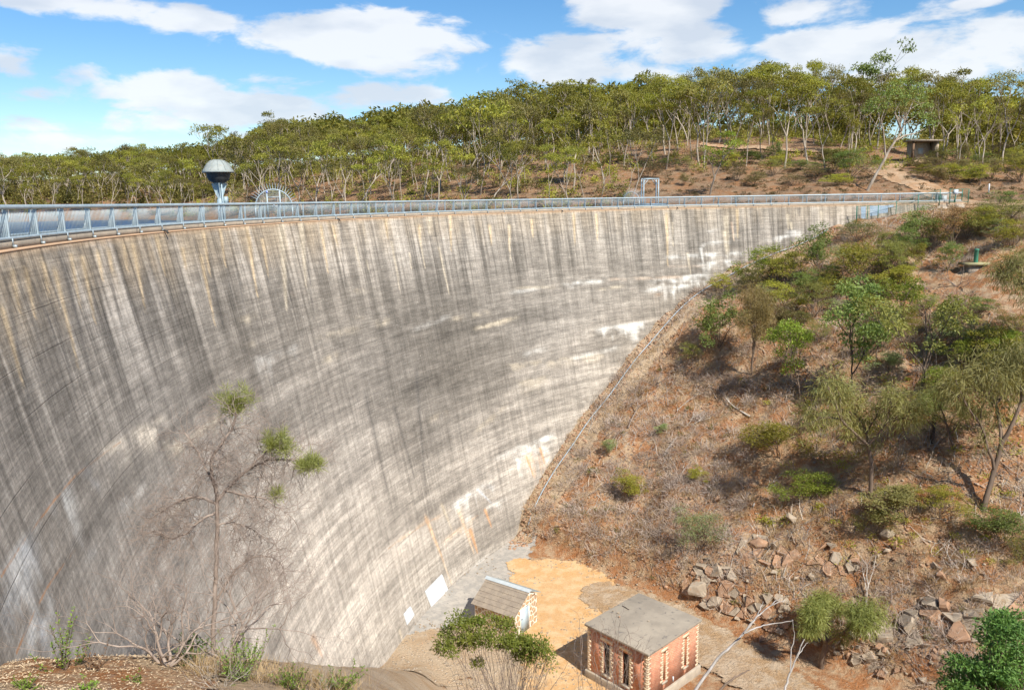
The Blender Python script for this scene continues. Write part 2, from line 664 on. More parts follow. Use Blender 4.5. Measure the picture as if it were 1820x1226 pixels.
M_SOIL = soil_mat('bank_soil', (0.42, 0.23, 0.12), (0.60, 0.45, 0.29), (0.44, 0.19, 0.075), (0.46, 0.37, 0.28))
M_HILL = soil_mat('hill_soil', (0.26, 0.16, 0.095), (0.37, 0.26, 0.165), (0.36, 0.18, 0.085), (0.25, 0.185, 0.13))
ZD = ground_z(GX, GY, side=-1)
ZU = ground_z(GX, GY, side=1)
g1, _ = sub_mesh('ground', ~far_up, ZD, M_SOIL)
tag(g1, kind='structure')
g2, _ = sub_mesh('hillside', far_up, ZU, M_HILL)
tag(g2, kind='structure')

# water behind the dam
m, b, p, o = new_mat('reservoir_water')
g = b.n('ShaderNodeNewGeometry')
p.inputs['Base Color'].default_value = (0.03, 0.085, 0.19, 1)
p.inputs['Roughness'].default_value = 0.32
p.inputs['IOR'].default_value = 1.25
w1 = b.noise(b.mapping(g.outputs['Position'], scale=(1, 0.6, 1)), 1.4, 4, 0.6)
w2 = b.noise(b.mapping(g.outputs['Position'], scale=(1, 0.7, 1)), 0.35, 3, 0.5)
bn = b.n('ShaderNodeBump')
bn.inputs['Strength'].default_value = 1.0
bn.inputs['Distance'].default_value = 0.35
b.link(b.math('ADD', w1, w2), bn.inputs['Height'])
b.link(bn.outputs[0], p.inputs['Normal'])
M_WATER = m
th = np.radians(np.linspace(90, 231, 180))
rr = np.concatenate([[61.9], np.geomspace(64, 700, 30)])
TH, RR = np.meshgrid(th, rr, indexing='ij')
V = np.stack([CX + RR * np.cos(TH), CY + RR * np.sin(TH), np.full(TH.shape, WATER_Z)], -1).reshape(-1, 3)
i, j = np.meshgrid(np.arange(len(th) - 1), np.arange(len(rr) - 1), indexing='ij')
a = i * len(rr) + j
wo = obj('water', V, np.stack([a, a + 1, a + len(rr) + 1, a + len(rr)], -1).reshape(-1, 4)[:, ::-1], M_WATER)
tag(wo, kind='structure')


# roads, yard and paths: sheets that follow the ground, with ragged edges
def sheet(name, pts, widths, mat, dz=0.05, step=0.3):
    pts = np.asarray(pts, float)
    widths = np.asarray(widths, float)
    mw = widths.max() / 2 + .6
    x0, y0 = pts.min(0) - mw
    x1, y1 = pts.max(0) + mw
    xs_, ys_ = np.arange(x0, x1 + step, step), np.arange(y0, y1 + step, step)
    X, Y = np.meshgrid(xs_, ys_, indexing='ij')
    ed = np.full(X.shape, -9.0)
    for (p, q, wa, wb) in zip(pts[:-1], pts[1:], widths[:-1], widths[1:]):
        d = q - p
        t = np.clip(((X - p[0]) * d[0] + (Y - p[1]) * d[1]) / (d @ d), 0, 1)
        w = (wa + (wb - wa) * t) / 2
        dist = np.hypot(X - p[0] - d[0] * t, Y - p[1] - d[1] * t)
        ed = np.maximum(ed, w - dist)
    Z = ground_z(X, Y) + dz
    nx_, ny_ = X.shape
    i, j = np.meshgrid(np.arange(nx_ - 1), np.arange(ny_ - 1), indexing='ij')
    a = i * ny_ + j
    F = np.stack([a, a + ny_, a + ny_ + 1, a + 1], -1).reshape(-1, 4)
    keep = (ed.ravel()[F] > -.45).any(1)
    F = F[keep]
    used = np.unique(F)
    rm = np.full(X.size, -1)
    rm[used] = np.arange(len(used))
    me = mesh_np(name, np.stack([X.ravel(), Y.ravel(), Z.ravel()], -1)[used], rm[F], mat, True)
    add_attr(me, 'edge', ed.ravel()[used])
    o = obj_me(name, me)
    o['kind'] = 'structure'
    return o


def ragged(mat, amp=1.1, scale=1.1):
    nt_ = mat.node_tree
    b = NB(nt_)
    o = [n for n in nt_.nodes if n.type == 'OUTPUT_MATERIAL'][0]
    src = o.inputs[0].links[0].from_socket
    at = b.n('ShaderNodeAttribute', attribute_name='edge')
    g = b.n('ShaderNodeNewGeometry')
    f = b.math('ADD', b.noise(g.outputs['Position'], scale, 8, 0.7), 0.0)
    e = b.math('ADD', at.outputs['Fac'], b.math('MULTIPLY', b.math('SUBTRACT', f, 0.62), amp * 2.4))
    tr = b.n('ShaderNodeBsdfTransparent')
    mx = b.n('ShaderNodeMixShader')
    b.link(b.math('GREATER_THAN', e, 0.0), mx.inputs[0])
    b.link(tr.outputs[0], mx.inputs[1])
    b.link(src, mx.inputs[2])
    b.link(mx.outputs[0], o.inputs[0])
    return mat


M_SAND = soil_mat('orange_sand', (0.56, 0.345, 0.165), (0.64, 0.455, 0.265), (0.57, 0.33, 0.14), (0.56, 0.43, 0.29), 0.4, 0.3)
M_GRAVEL = pmat('grey_gravel', (0.30, 0.28, 0.25), (0.40, 0.36, 0.31), 2.0, 0.95, 0.8, 22.0, c3=(0.22, 0.21, 0.2), coord='Object')
M_TRACK = soil_mat('track_dirt', (0.56, 0.41, 0.27), (0.66, 0.52, 0.37), (0.50, 0.32, 0.17), (0.38, 0.31, 0.24))
M_PATH = soil_mat('path_dirt', (0.50, 0.33, 0.20), (0.58, 0.42, 0.28), (0.52, 0.30, 0.16), (0.45, 0.34, 0.24))
M_PALE = soil_mat('pale_rubble_soil', (0.60, 0.45, 0.30), (0.60, 0.47, 0.33), (0.50, 0.33, 0.19), (0.48, 0.39, 0.29))

for _m in (M_SAND, M_GRAVEL, M_TRACK, M_PATH, M_PALE):
    ragged(_m)
P_ = lambda *q: [tuple(at_z(x, y, -29.8)[:2]) for x, y in q]
sheet('gravel_apron', P_((655, 1215), (720, 1160), (800, 1080), (870, 1000), (925, 955)), [5, 5, 6, 7, 4], M_GRAVEL, dz=0.05)
sheet('sandy_yard', P_((925, 1005), (985, 1030), (1030, 1070), (1040, 1140), (1010, 1225), (1000, 1290)), [3, 8, 9.5, 9, 7, 6], M_SAND, dz=0.10)
sheet('dirt_road', P_((1080, 1060), (1180, 1095), (1270, 1150), (1370, 1215), (1480, 1290), (1600, 1370)), [5, 5, 5.2, 5.2, 5.2, 5.2], M_TRACK, dz=0.14)
sheet('path', [(55, 101.5), (60, 102), (68, 101), (80, 99), (100, 98)], [5, 6, 6, 6, 6], M_PATH, dz=0.06)
sheet('toe_bank', [tuple(hit(x, y)[:2]) for x, y in ((930, 950), (985, 860), (1040, 760), (1095, 680), (1160, 590), (1230, 530), (1330, 470), (1430, 425))], [3, 4, 4.5, 5.5, 6, 6.5, 6, 5], M_PALE, dz=0.07)
sheet('hill_track', [tuple(hit(x, y)[:2]) for x, y in ((1250, 258), (1340, 263), (1400, 269), (1450, 271))], [2.5, 3, 3, 2.5], M_PATH, dz=0.25, step=.5)
sheet('hill_path', [(60, 103)] + [tuple(hit(x, y)[:2]) for x, y in ((1640, 330), (1600, 318), (1570, 303), (1590, 292), (1640, 287))], [4.5, 5, 5, 5, 4, 3], M_PATH, dz=0.12, step=.4)
sheet('sandy_slope', P_((600, 1260), (680, 1215), (760, 1170), (830, 1150), (920, 1170), (980, 1240)), [6, 7, 8, 7, 8, 9], M_PALE, dz=0.085)
sheet('sandy_bank', [tuple(hit(x, y)[:2]) for x, y in ((560, 1240), (640, 1225), (700, 1215), (760, 1222), (840, 1240))], [4, 5, 6, 6, 5], M_PALE, dz=0.05)
# ------------------------------------------------------------------ dam wall
def face_uh(px, py):
    """photo pixel on the downstream face -> (arc length u, depth h below the crest)"""
    d = ray(px, py)
    t = np.linspace(5, 200, 9000)
    X, Y, Z = d[0] * t, d[1] * t, EYE + d[2] * t
    g = np.hypot(X - CX, Y - CY) - (RAD + BAT * Z)
    i = np.where((g[:-1] < 0) & (g[1:] >= 0))[0]
    if not len(i):
        return None
    i = i[-1]
    th = math.atan2(Y[i] - CY, X[i] - CX) % (2 * math.pi)
    return WING + (th - R(AZ0)) * RAD, -Z[i]


NU, NH, HMAX = 1040, 226, 34.0
uu = np.linspace(0, U_ARC, NU)
hh = np.linspace(0, HMAX, NH)
UU, HH = np.meshgrid(uu, hh, indexing='ij')
Pc, Nc = crest(UU.ravel())
off = (BAT * HH).ravel()
lipo = np.where(HH.ravel() < 0.01, 0.0, 0.0)
V = np.concatenate([Pc + Nc * (off + lipo)[:, None], -HH.ravel()[:, None]], 1)
i, j = np.meshgrid(np.arange(NU - 1), np.arange(NH - 1), indexing='ij')
a = i * NH + j
F = np.stack([a, a + 1, a + NH + 1, a + NH], -1).reshape(-1, 4)[:, ::-1]

# --- weathering colour of the concrete plus painted light towards the left end, along (u, h)
U, H = UU.ravel(), HH.ravel()
def rbf_tone(pts, U, H, su=9.0, sh=3.2):
    num = np.zeros_like(U)
    dn = np.full_like(U, 1e-4)
    num += 0.9 * 1e-4
    for (px, py, t) in pts:
        q = face_uh(px, py)
        if q is None:
            continue
        w = np.exp(-((U - q[0]) / su) ** 2 - ((H - q[1]) / sh) ** 2)
        num += w * t
        dn += w
    return num / dn


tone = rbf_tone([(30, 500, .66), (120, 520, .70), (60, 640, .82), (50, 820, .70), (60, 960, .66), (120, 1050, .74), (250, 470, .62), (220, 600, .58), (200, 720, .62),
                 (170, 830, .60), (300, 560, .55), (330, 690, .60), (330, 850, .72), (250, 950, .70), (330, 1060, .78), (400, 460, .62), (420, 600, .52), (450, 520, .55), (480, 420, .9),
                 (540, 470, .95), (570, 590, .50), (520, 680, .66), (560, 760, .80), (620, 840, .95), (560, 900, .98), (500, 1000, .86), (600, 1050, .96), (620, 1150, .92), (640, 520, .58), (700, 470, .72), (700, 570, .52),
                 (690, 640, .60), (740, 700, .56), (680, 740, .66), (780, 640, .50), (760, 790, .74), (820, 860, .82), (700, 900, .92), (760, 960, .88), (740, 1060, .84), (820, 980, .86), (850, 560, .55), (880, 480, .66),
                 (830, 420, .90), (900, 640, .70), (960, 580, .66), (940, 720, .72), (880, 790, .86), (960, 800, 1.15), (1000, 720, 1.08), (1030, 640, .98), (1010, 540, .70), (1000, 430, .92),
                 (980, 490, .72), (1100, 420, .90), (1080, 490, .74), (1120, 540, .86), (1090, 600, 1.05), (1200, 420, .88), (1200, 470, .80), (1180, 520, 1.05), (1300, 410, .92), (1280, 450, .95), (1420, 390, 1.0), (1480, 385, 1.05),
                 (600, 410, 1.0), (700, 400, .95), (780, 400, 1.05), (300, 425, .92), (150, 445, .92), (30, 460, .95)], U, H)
rngD = np.random.default_rng(5)
# 2-D noises along the face
big = fbm(U * .10, H * .16, 4, 1.0)
streakw = fbm(U * 1.15, H * .03, 4, 2.0, .6)
streakn = fbm(U * 1.9, H * .035, 3, 3.0, .6)
lift = fbm(U * .03, H * 2.2, 4, 4.0, .65)
blotch = fbm(U * .35, H * .55, 5, 5.0, .55)
plank = fbm(U * .10, H * .9, 5, 7.0, .6)
grain = fbm(U * 1.4, H * 4.0, 3, 9.0)
upper = 1 - sstep(H, 2.5, 8.5 + 3.0 * (1 - sstep(U, 60, 105)))
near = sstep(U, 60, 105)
val = 0.325 * tone ** 1.25 * (1 + 0.16 * sstep(H, 9, 25)) * (1 + 0.42 * sstep(U, 66, 108)) * (1 - .10 * (1 - sstep(U, 35, 60)))  # painted light: left end lightened, right slightly darkened, to even out the sun
val *= 1 + 0.36 * (big - .5)
val *= 1 + (0.62 * upper * (0.55 + 0.45 * near) + 0.10) * (sstep(streakw, .40, .60) - .55) * 0.9
val *= 1 + 0.40 * (streakn - .5) * (0.5 + 0.6 * upper)
val *= 1 + 0.62 * (lift - .5) * (0.45 + 0.55 * sstep(H, 2, 8))
val *= 1 + 0.6 * (plank - .5) * sstep(H, 3, 8)
val *= 1 + 0.16 * (sstep(fbm(U * .06, H * 3.4, 3, 61.0, .6), .35, .65) - .5) * sstep(H, 3, 9)
val *= 1 + 0.42 * (blotch - .5)
val *= 1 - 0.10 * sstep(fbm(U * .22, H * .30, 4, 71.0), .50, .66) * sstep(H, 2, 6)
val *= 1 + 0.22 * (grain - .5)
val = np.clip(val, 0.05, 0.60)
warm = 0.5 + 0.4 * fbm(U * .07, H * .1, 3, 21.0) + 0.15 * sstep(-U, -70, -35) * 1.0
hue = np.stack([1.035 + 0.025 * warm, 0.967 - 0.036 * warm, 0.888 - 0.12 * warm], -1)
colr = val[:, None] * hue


def blend(col, k, c):
    return col * (1 - k[:, None]) + np.asarray(c)[None, :] * k[:, None]


# tan wash under the coping
wash = (1 - sstep(H, 0.5, 2.8 + 2.2 * (fbm(U * .5, H * 0, 3, 31.0) - .3))) * (0.40 + 0.4 * near)
wash *= 0.35 + 0.65 * sstep(fbm(U * 1.1, H * .06, 3, 33.0), .3, .55)
colr = blend(colr, np.clip(wash, 0, .7), (0.39, 0.31, 0.215))
colr = blend(colr, np.exp(-(H / 0.16) ** 2) * 0.75, (0.50, 0.33, 0.19))


def drip(col, x0, y0, x1, y1, w, c, k=0.85):
    q0, q1 = face_uh(x0, y0), face_uh(x1, y1)
    if q0 is None or q1 is None:
        return col
    L = q1[1] - q0[1]
    t = (H - q0[1]) / L
    uc = q0[0] + (q1[0] - q0[0]) * t + 0.05 * (vnoise(H * 1.3, H * 0 + x0) - .5)
    ww = w * np.clip(1 - t, 0, 1) ** 0.7 + 0.015
    m_ = np.exp(-((U - uc) / ww) ** 2) * sstep(t, -0.06, 0.04) * (1 - sstep(t, .9, 1.0))
    return blend(col, np.clip(m_ * k, 0, 1), c)


TAN, CREAM, ORG, WHT, DRK, BLU = (.56, .43, .27), (.56, .48, .36), (.55, .30, .14), (.68, .66, .61), (.085, .08, .075), (.50, .53, .56)
# dark runs between the tan ones
for x0, y0, x1, y1, w in [(8, 480, 60, 760, .35), (60, 480, 110, 640, .3), (45, 470, 100, 600, .35), (75, 480, 135, 700, .4), (105, 450, 150, 610, .35), (140, 440, 200, 640, .35), (115, 470, 165, 680, .3),
                          (160, 445, 220, 700, .4), (185, 440, 230, 640, .3), (205, 440, 250, 600, .3), (255, 425, 290, 560, .3), (280, 425, 330, 640, .35), (345, 425, 380, 560, .35), (365, 415, 400, 600, .4),
                          (390, 410, 420, 560, .35), (410, 425, 445, 600, .3), (465, 420, 480, 520, .3), (500, 400, 520, 560, .3), (540, 400, 560, 580, .25), (605, 400, 615, 520, .3), (640, 400, 655, 480, .3), (770, 385, 775, 430, .35),
                          (820, 395, 830, 470, .3), (840, 400, 850, 450, .25), (900, 400, 905, 460, .3), (1105, 380, 1108, 430, .3), (1195, 380, 1198, 430, .3), (1345, 375, 1350, 420, .3), (1420, 370, 1420, 385, .4),
                          (740, 660, 760, 900, .5), (650, 700, 690, 880, .45), (700, 720, 740, 860, .4)]:
    colr = drip(colr, x0, y0, x1, y1, w * .6, DRK, .55)
for x0, y0, x1, y1 in [(22, 476, 37, 566), (46, 478, 64, 575), (77, 464, 88, 534), (126, 450, 144, 553), (146, 455, 172, 585), (98, 480, 142, 662), (174, 446, 183, 505), (194, 443, 201, 492), (220, 432, 227, 486), (236, 432, 260, 560),
                       (357, 455, 384, 585), (362, 412, 374, 496), (438, 402, 460, 540), (466, 425, 478, 495), (391, 406, 402, 480), (570, 400, 584, 490), (592, 400, 600, 440), (4, 545, 45, 700), (278, 420, 296, 500), (325, 440, 332, 482),
                       (685, 388, 690, 430), (800, 382, 802, 450), (870, 400, 874, 440), (443, 420, 452, 500), (745, 400, 748, 440), (905, 400, 906, 450), (1020, 380, 1022, 440), (1060, 380, 1062, 430), (1310, 372, 1312, 425), (1185, 380, 1187, 480), (945, 390, 947, 425)]:
    colr = drip(colr, x0, y0, x1, y1, .20, TAN, .95)
for x0, y0, x1, y1, w in [(500, 395, 510, 560, .5), (535, 392, 545, 520, .35), (762, 384, 764, 420, .45), (632, 438, 643, 490, .12), (696, 430, 712, 520, .14), (747, 425, 756, 480, .12), (780, 440, 800, 530, .16), (728, 450, 732, 480, .08), (652, 462, 656, 490, .08),
                          (1290, 385, 1296, 460, .3), (1288, 410, 1293, 462, .35), (1222, 450, 1228, 490, .15), (905, 400, 908, 470, .1), (1400, 380, 1402, 410, .2), (1405, 395, 1408, 410, .3), (1460, 375, 1462, 400, .2), (1195, 395, 1197, 440, .1)]:
    colr = drip(colr, x0, y0, x1, y1, w, CREAM, .85)


def patch(col, x0, y0, x1, y1, th, c, k=0.85, seed=0.0, dripl=0.0):
    """deposit lying along a lift line between two pixels, ragged, with short runs below"""
    q0, q1 = face_uh(x0, y0), face_uh(x1, y1)
    if q0 is None or q1 is None:
        return col
    ua, ub = min(q0[0], q1[0]), max(q0[0], q1[0])
    hl = q0[1] + (q1[1] - q0[1]) * (U - q0[0]) / (q1[0] - q0[0] + 1e-6)
    r_ = fbm(U * 1.7, H * .15, 3, seed + 41.0)
    dd = H - hl
    dl = th + dripl * sstep(r_, .35, .8) * 2
    m_ = sstep(dd, -0.25, 0.05) * (1 - sstep(dd / dl, 0.1, 1.15))
    ends = sstep(U, ua - .6, ua + 1.4) * (1 - sstep(U, ub - 1.4, ub + .6))
    rg = sstep(fbm(U * .9, H * 1.6, 4, seed + 51.0), .28, .68) if c is not ORG else 0.9
    return blend(col, np.clip(m_ * ends * rg * k, 0, 1), c)


for x0, y0, x1, y1, th, c, k, dl in [
        (1150, 500, 1260, 487, .7, WHT, .95, 1.0), (1080, 497, 1215, 492, .25, (.6, .47, .36), .8, 0), (1000, 503, 1080, 498, .35, WHT, .75, 0), (1010, 508, 1040, 505, .4, WHT, .8, 0), (1060, 515, 1110, 508, .25, CREAM, .7, 0), (1140, 516, 1230, 505, .5, WHT, .9, .7), (1165, 520, 1180, 518, .5, (.6, .4, .26), .8, .6),
        (1060, 585, 1165, 570, .6, WHT, .85, .6), (1100, 582, 1140, 575, .8, WHT, .9, 1.2), (1000, 640, 1100, 615, .5, WHT, .55, 0), (900, 650, 1080, 630, 1.0, CREAM, .45, 0), (930, 628, 970, 618, .5, WHT, .55, 0),
        (1240, 470, 1310, 460, .5, WHT, .85, .5), (1180, 457, 1320, 448, .3, WHT, .75, .3), (1240, 433, 1300, 428, .25, WHT, .7, .3), (1255, 410, 1280, 408, .25, WHT, .6, .2), (1290, 420, 1320, 418, .2, CREAM, .6, 0), (1395, 412, 1425, 410, .35, WHT, .8, .5), (1360, 425, 1420, 416, .3, WHT, .8, .3),
        (1160, 475, 1260, 472, .2, (.55, .45, .36), .6, 0), (860, 580, 920, 562, .4, CREAM, .8, 0), (800, 567, 870, 553, .5, CREAM, .75, 0), (833, 586, 900, 570, .35, CREAM, .8, 0), (735, 585, 800, 560, .35, WHT, .4, 0), (630, 516, 660, 513, .3, CREAM, .85, 0), (666, 572, 695, 567, .25, CREAM, .85, .2), (632, 564, 648, 562, .3, CREAM, .6, 0),
        (574, 640, 602, 626, .5, CREAM, .8, 0), (440, 614, 465, 605, .3, CREAM, .7, 0), (425, 568, 460, 558, .25, CREAM, .8, .2), (905, 520, 960, 512, .3, WHT, .5, 0), (915, 512, 990, 510, .2, CREAM, .5, 0), (520, 523, 540, 520, .2, (.58, .42, .3), .7, 0), (425, 515, 440, 512, .15, CREAM, .7, 0),
        (450, 640, 530, 612, .5, WHT, .4, .3), (455, 650, 490, 636, .4, WHT, .4, .6), (560, 600, 640, 580, .5, CREAM, .4, 0), (840, 770, 900, 720, .6, CREAM, .4, 0), (920, 680, 975, 668, .9, CREAM, .45, .4), (760, 745, 800, 725, .7, CREAM, .35, 0),
        (910, 805, 985, 770, 1.3, WHT, .9, 1.4), (930, 812, 965, 795, 1.2, (.62, .42, .28), .75, 1.6), (880, 815, 950, 780, .5, WHT, .6, 0), (800, 900, 870, 855, .5, WHT, .9, .8), (860, 860, 880, 850, .6, BLU, .7, .5), (770, 925, 800, 905, .15, (.6, .44, .3), .8, 0), (690, 975, 770, 920, .12, (.6, .44, .3), .6, 0),
        (700, 960, 730, 945, .5, WHT, .5, .5), (785, 965, 850, 915, .3, (.62, .5, .38), .85, .3), (860, 905, 900, 885, .25, WHT, .7, .3), (690, 985, 730, 970, .8, (.6, .5, .42), .6, .5), (830, 1020, 870, 985, .5, WHT, .6, 0), (820, 930, 840, 915, .5, WHT, .9, .8),
        (175, 810, 295, 740, .8, (.66, .58, .47), .95, .3), (2, 1026, 66, 940, 1.0, WHT, 1.0, .9), (60, 944, 125, 862, .8, WHT, 1.0, .6), (150, 838, 188, 808, .3, BLU, .7, .3), (20, 1010, 55, 955, .5, BLU, .6, .5),
        (31, 1160, 95, 1035, 1.0, WHT, 1.0, 1.0), (45, 1130, 80, 1060, .6, BLU, .7, .6), (0, 1095, 35, 1035, .35, BLU, .6, .4), (0, 1100, 40, 1030, .3, WHT, .6, .3), (275, 803, 340, 766, .8, CREAM, .85, 0), (340, 775, 400, 736, .8, CREAM, .75, 0),
        (270, 960, 350, 870, .15, CREAM, .6, 0), (330, 930, 360, 905, .5, WHT, .35, .5), (210, 905, 270, 850, .3, WHT, .4, 0), (150, 1000, 200, 940, .25, WHT, .35, 0)]:
    colr = patch(colr, x0, y0, x1, y1, th, c, k, x0 * .13, dl)
# orange runs low on the right, pale foot of the wall
for x0, y0, x1, y1, w, c in [(757, 920, 790, 1000, .22, ORG), (757, 918, 808, 1050, .16, (.6, .46, .32)), (785, 895, 805, 945, .2, CREAM), (815, 905, 845, 990, .3, (.62, .47, .33)), (835, 940, 850, 985, .3, ORG), (862, 905, 875, 940, .2, ORG), (850, 870, 880, 900, .15, BLU),
                             (935, 810, 950, 850, .2, ORG), (960, 795, 970, 830, .2, ORG), (710, 1120, 720, 1150, .15, CREAM), (555, 1130, 575, 1170, .35, (.55, .38, .26)), (1245, 440, 1250, 470, .2, WHT), (1300, 395, 1305, 430, .12, (.6, .45, .33))]:
    colr = drip(colr, x0, y0, x1, y1, w, c, .85)
wd = bpy.data.meshes.new('dummy')
bpy.data.meshes.remove(wd)

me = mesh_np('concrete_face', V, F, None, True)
add_col(me, 'weather_and_light', np.clip(colr, .03, .75))
uvl = me.uv_layers.new(name='UVMap')
li = np.empty(len(me.loops), np.int32)
me.loops.foreach_get('vertex_index', li)
uvl.data.foreach_set('uv', np.stack([U[li], H[li]], -1).astype(np.float32).ravel())

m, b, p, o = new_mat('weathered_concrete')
at = b.n('ShaderNodeAttribute', attribute_name='weather_and_light')
uv = b.n('ShaderNodeUVMap', uv_map='UVMap')
uvv = uv.outputs[0]
sepv0 = b.n('ShaderNodeSeparateXYZ')
b.link(uvv, sepv0.inputs[0])
f1 = b.noise(b.mapping(uvv, scale=(0.25, 9.0, 1)), 1.0, 5, 0.7)            # board-mark lines
f2 = b.noise(b.mapping(uvv, scale=(5.0, 0.28, 1)), 1.0, 5, 0.65)           # fine runs
f3 = b.noise(b.mapping(uvv, scale=(1, 1, 1)), 7.0, 8, 0.72)                # speckle
f4 = b.noise(b.mapping(uvv, scale=(0.5, 1.6, 1), loc=(9, 3, 0)), 1.6, 7, 0.68)
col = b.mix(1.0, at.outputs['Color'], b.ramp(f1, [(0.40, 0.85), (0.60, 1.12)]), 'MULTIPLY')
upn = b.smooth(sepv0.outputs[1], 9.0, 2.0)
col = b.mix(1.0, col, b.ramp(f2, [(0.38, 0.90), (0.62, 1.09)]), 'MULTIPLY')
f5 = b.noise(b.mapping(uvv, scale=(2.3, 0.07, 1), loc=(5, 1, 0)), 1.0, 5, 0.7)
col = b.mix(b.math('ADD', b.math('MULTIPLY', upn, .50), .32), col, b.mix(1.0, col, b.ramp(f5, [(0.40, 0.52), (0.50, 1.0), (0.62, 1.22)]), 'MULTIPLY'))
col = b.mix(1.0, col, b.ramp(f3, [(0.32, 0.74), (0.68, 1.24)]), 'MULTIPLY')
col = b.mix(1.0, col, b.ramp(f4, [(0.34, 0.78), (0.66, 1.2)]), 'MULTIPLY')
# pale pin spots of lime
vo = b.n('ShaderNodeTexVoronoi', feature='F1')
b.link(b.mapping(uvv, scale=(1.0, 1.3, 1)), vo.inputs['Vector'])
vo.inputs['Scale'].default_value = 1.5
sp = b.math('MULTIPLY', b.smooth(vo.outputs['Distance'], 0.085, 0.045), b.smooth(f4, 0.48, 0.6))
col = b.mix(b.math('MULTIPLY', sp, 0.75), col, (0.62, 0.58, 0.5))
# lift joints about every 1.2 m with uneven strength
sepv = b.n('ShaderNodeSeparateXYZ')
b.link(uvv, sepv.inputs[0])
hj = b.math('ADD', b.math('DIVIDE', sepv.outputs[1], 1.22), b.math('MULTIPLY', b.noise(b.mapping(uvv, scale=(0.6, 0.0, 1)), 1.0, 3), 0.05))
fr = b.math('ABSOLUTE', b.math('SUBTRACT', b.math('FRACT', hj), 0.5))
jl = b.math('MULTIPLY', b.smooth(fr, 0.018, 0.004), b.smooth(b.noise(b.mapping(uvv, scale=(0.12, 0.7, 1)), 1.0, 3), 0.42, 0.6))
col = b.mix(b.math('MULTIPLY', jl, 0.38), col, (0.10, 0.085, 0.07))
# rust lines along two leaking lift joints, low on the left
for (xa, ya), (xb, yb), kk in (((2, 1025), (62, 936), .95), ((62, 936), (135, 845), .9), ((135, 845), (215, 785), .5), ((29, 1161), (86, 1041), .9), ((86, 1041), (135, 975), .7), ((690, 975), (775, 920), .6), ((785, 965), (850, 915), .7)):
    qa, qb = face_uh(xa, ya), face_uh(xb, yb)
    sl_ = (qb[1] - qa[1]) / (qb[0] - qa[0])
    hl_ = b.math('ADD', b.math('MULTIPLY', b.math('SUBTRACT', sepv.outputs[0], qa[0]), sl_), qa[1])
    dl_ = b.math('ABSOLUTE', b.math('SUBTRACT', b.math('ADD', sepv.outputs[1], b.math('MULTIPLY', b.math('SUBTRACT', f3, .5), .07)), hl_))
    u0_, u1_ = min(qa[0], qb[0]), max(qa[0], qb[0])
    inr = b.math('MULTIPLY', b.math('GREATER_THAN', sepv.outputs[0], u0_), b.math('LESS_THAN', sepv.outputs[0], u1_))
    k_ = b.math('MULTIPLY', b.math('MULTIPLY', b.smooth(dl_, .05, .012), inr), b.math('MULTIPLY', b.smooth(f4, .40, .62), kk * .8))
    col = b.mix(k_, col, (.50, .24, .10))
b.link(col, p.inputs['Base Color'])
p.inputs['Roughness'].default_value = 0.92
p.inputs['Specular IOR Level'].default_value = 0.15
bn = b.n('ShaderNodeBump')
bn.inputs['Strength'].default_value = 0.35
bn.inputs['Distance'].default_value = 0.05
b.link(b.math('SUBTRACT', b.math('ADD', f1, b.math('MULTIPLY', f3, .6)), jl), bn.inputs['Height'])
b.link(bn.outputs[0], p.inputs['Normal'])
M_DAM = m
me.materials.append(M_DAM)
dam = empty('dam', (float(crest(np.array([70.0]))[0][0][0]), float(crest(np.array([70.0]))[0][0][1]), 0), 0,
            'tall curved arch dam wall of stained grey concrete across the valley', 'dam')
dam_loc = np.array(dam.location)


def dpart(name, V, F, mat, smooth=False):
    o = obj(name, np.asarray(V, float) - dam_loc, F, mat, dam, smooth)
    return o


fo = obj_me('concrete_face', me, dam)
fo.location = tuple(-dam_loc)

M_CONC = pmat('kerb_concrete', (0.36, 0.30, 0.23), (0.28, 0.24, 0.19), 1.2, 0.9, 0.3, 12, c3=(0.2, 0.17, 0.14))
M_COPE = pmat('coping_concrete', (0.55, 0.36, 0.22), (0.46, 0.31, 0.2), 0.8, 0.9, 0.3, 12)


def sweep(prof, u0, u1, n, closed=True):
    """prof: list of (d towards downstream, z); swept along the crest"""
    us = np.linspace(u0, u1, n)
    Pq, Nq = crest(us)
    prof = np.asarray(prof, float)
    k = len(prof)
    V = np.concatenate([Pq[:, None, :] + Nq[:, None, :] * prof[None, :, 0, None], np.broadcast_to(prof[None, :, 1, None], (n, k, 1))], -1).reshape(-1, 3)
    kk = k if closed else k - 1
    i, j = np.meshgrid(np.arange(n - 1), np.arange(kk), indexing='ij')
    a = i * k + j
    c = i * k + (j + 1) % k
    return V, np.stack([a, c, c + k, a + k], -1).reshape(-1, 4)


dpart('coping', *sweep([(0.025, 0.0), (0.025, -0.06), (-0.02, -0.07), (-0.30, -0.07), (-0.30, 0.0)], 0, U_ARC, 420), M_COPE)
dpart('kerb', *sweep([(-0.245, 0.24), (-0.245, -0.05), (-0.46, -0.05), (-0.46, 0.24)], 0.2, U_ARC, 420), M_CONC)
dpart('walkway', *sweep([(-0.40, 0.16), (-0.40, -0.2), (-1.45, -0.2), (-1.45, 0.16)], 0, U_ARC, 420), M_CONC)
dpart('upstream_face', *sweep([(-1.40, -0.1), (-1.40, -36.0)], 0, U_ARC, 420, False), M_DAM)
dpart('kerb', *sweep([(-1.24, 0.26), (-1.24, -0.05), (-1.47, -0.05), (-1.47, 0.26)], 0.2, U_ARC, 420), M_CONC)
for u0 in (0.0,):
    Pq, Nq = crest(np.array([u0]))
    qv = [(0, 0), (0.20 * 6, -6), (-1.4, -6), (-1.4, 0)]
    dpart('end_wall', np.array([[Pq[0][0] + Nq[0][0] * d_, Pq[0][1] + Nq[0][1] * d_, z_] for d_, z_ in qv]), [[0, 1, 2, 3]], M_DAM)

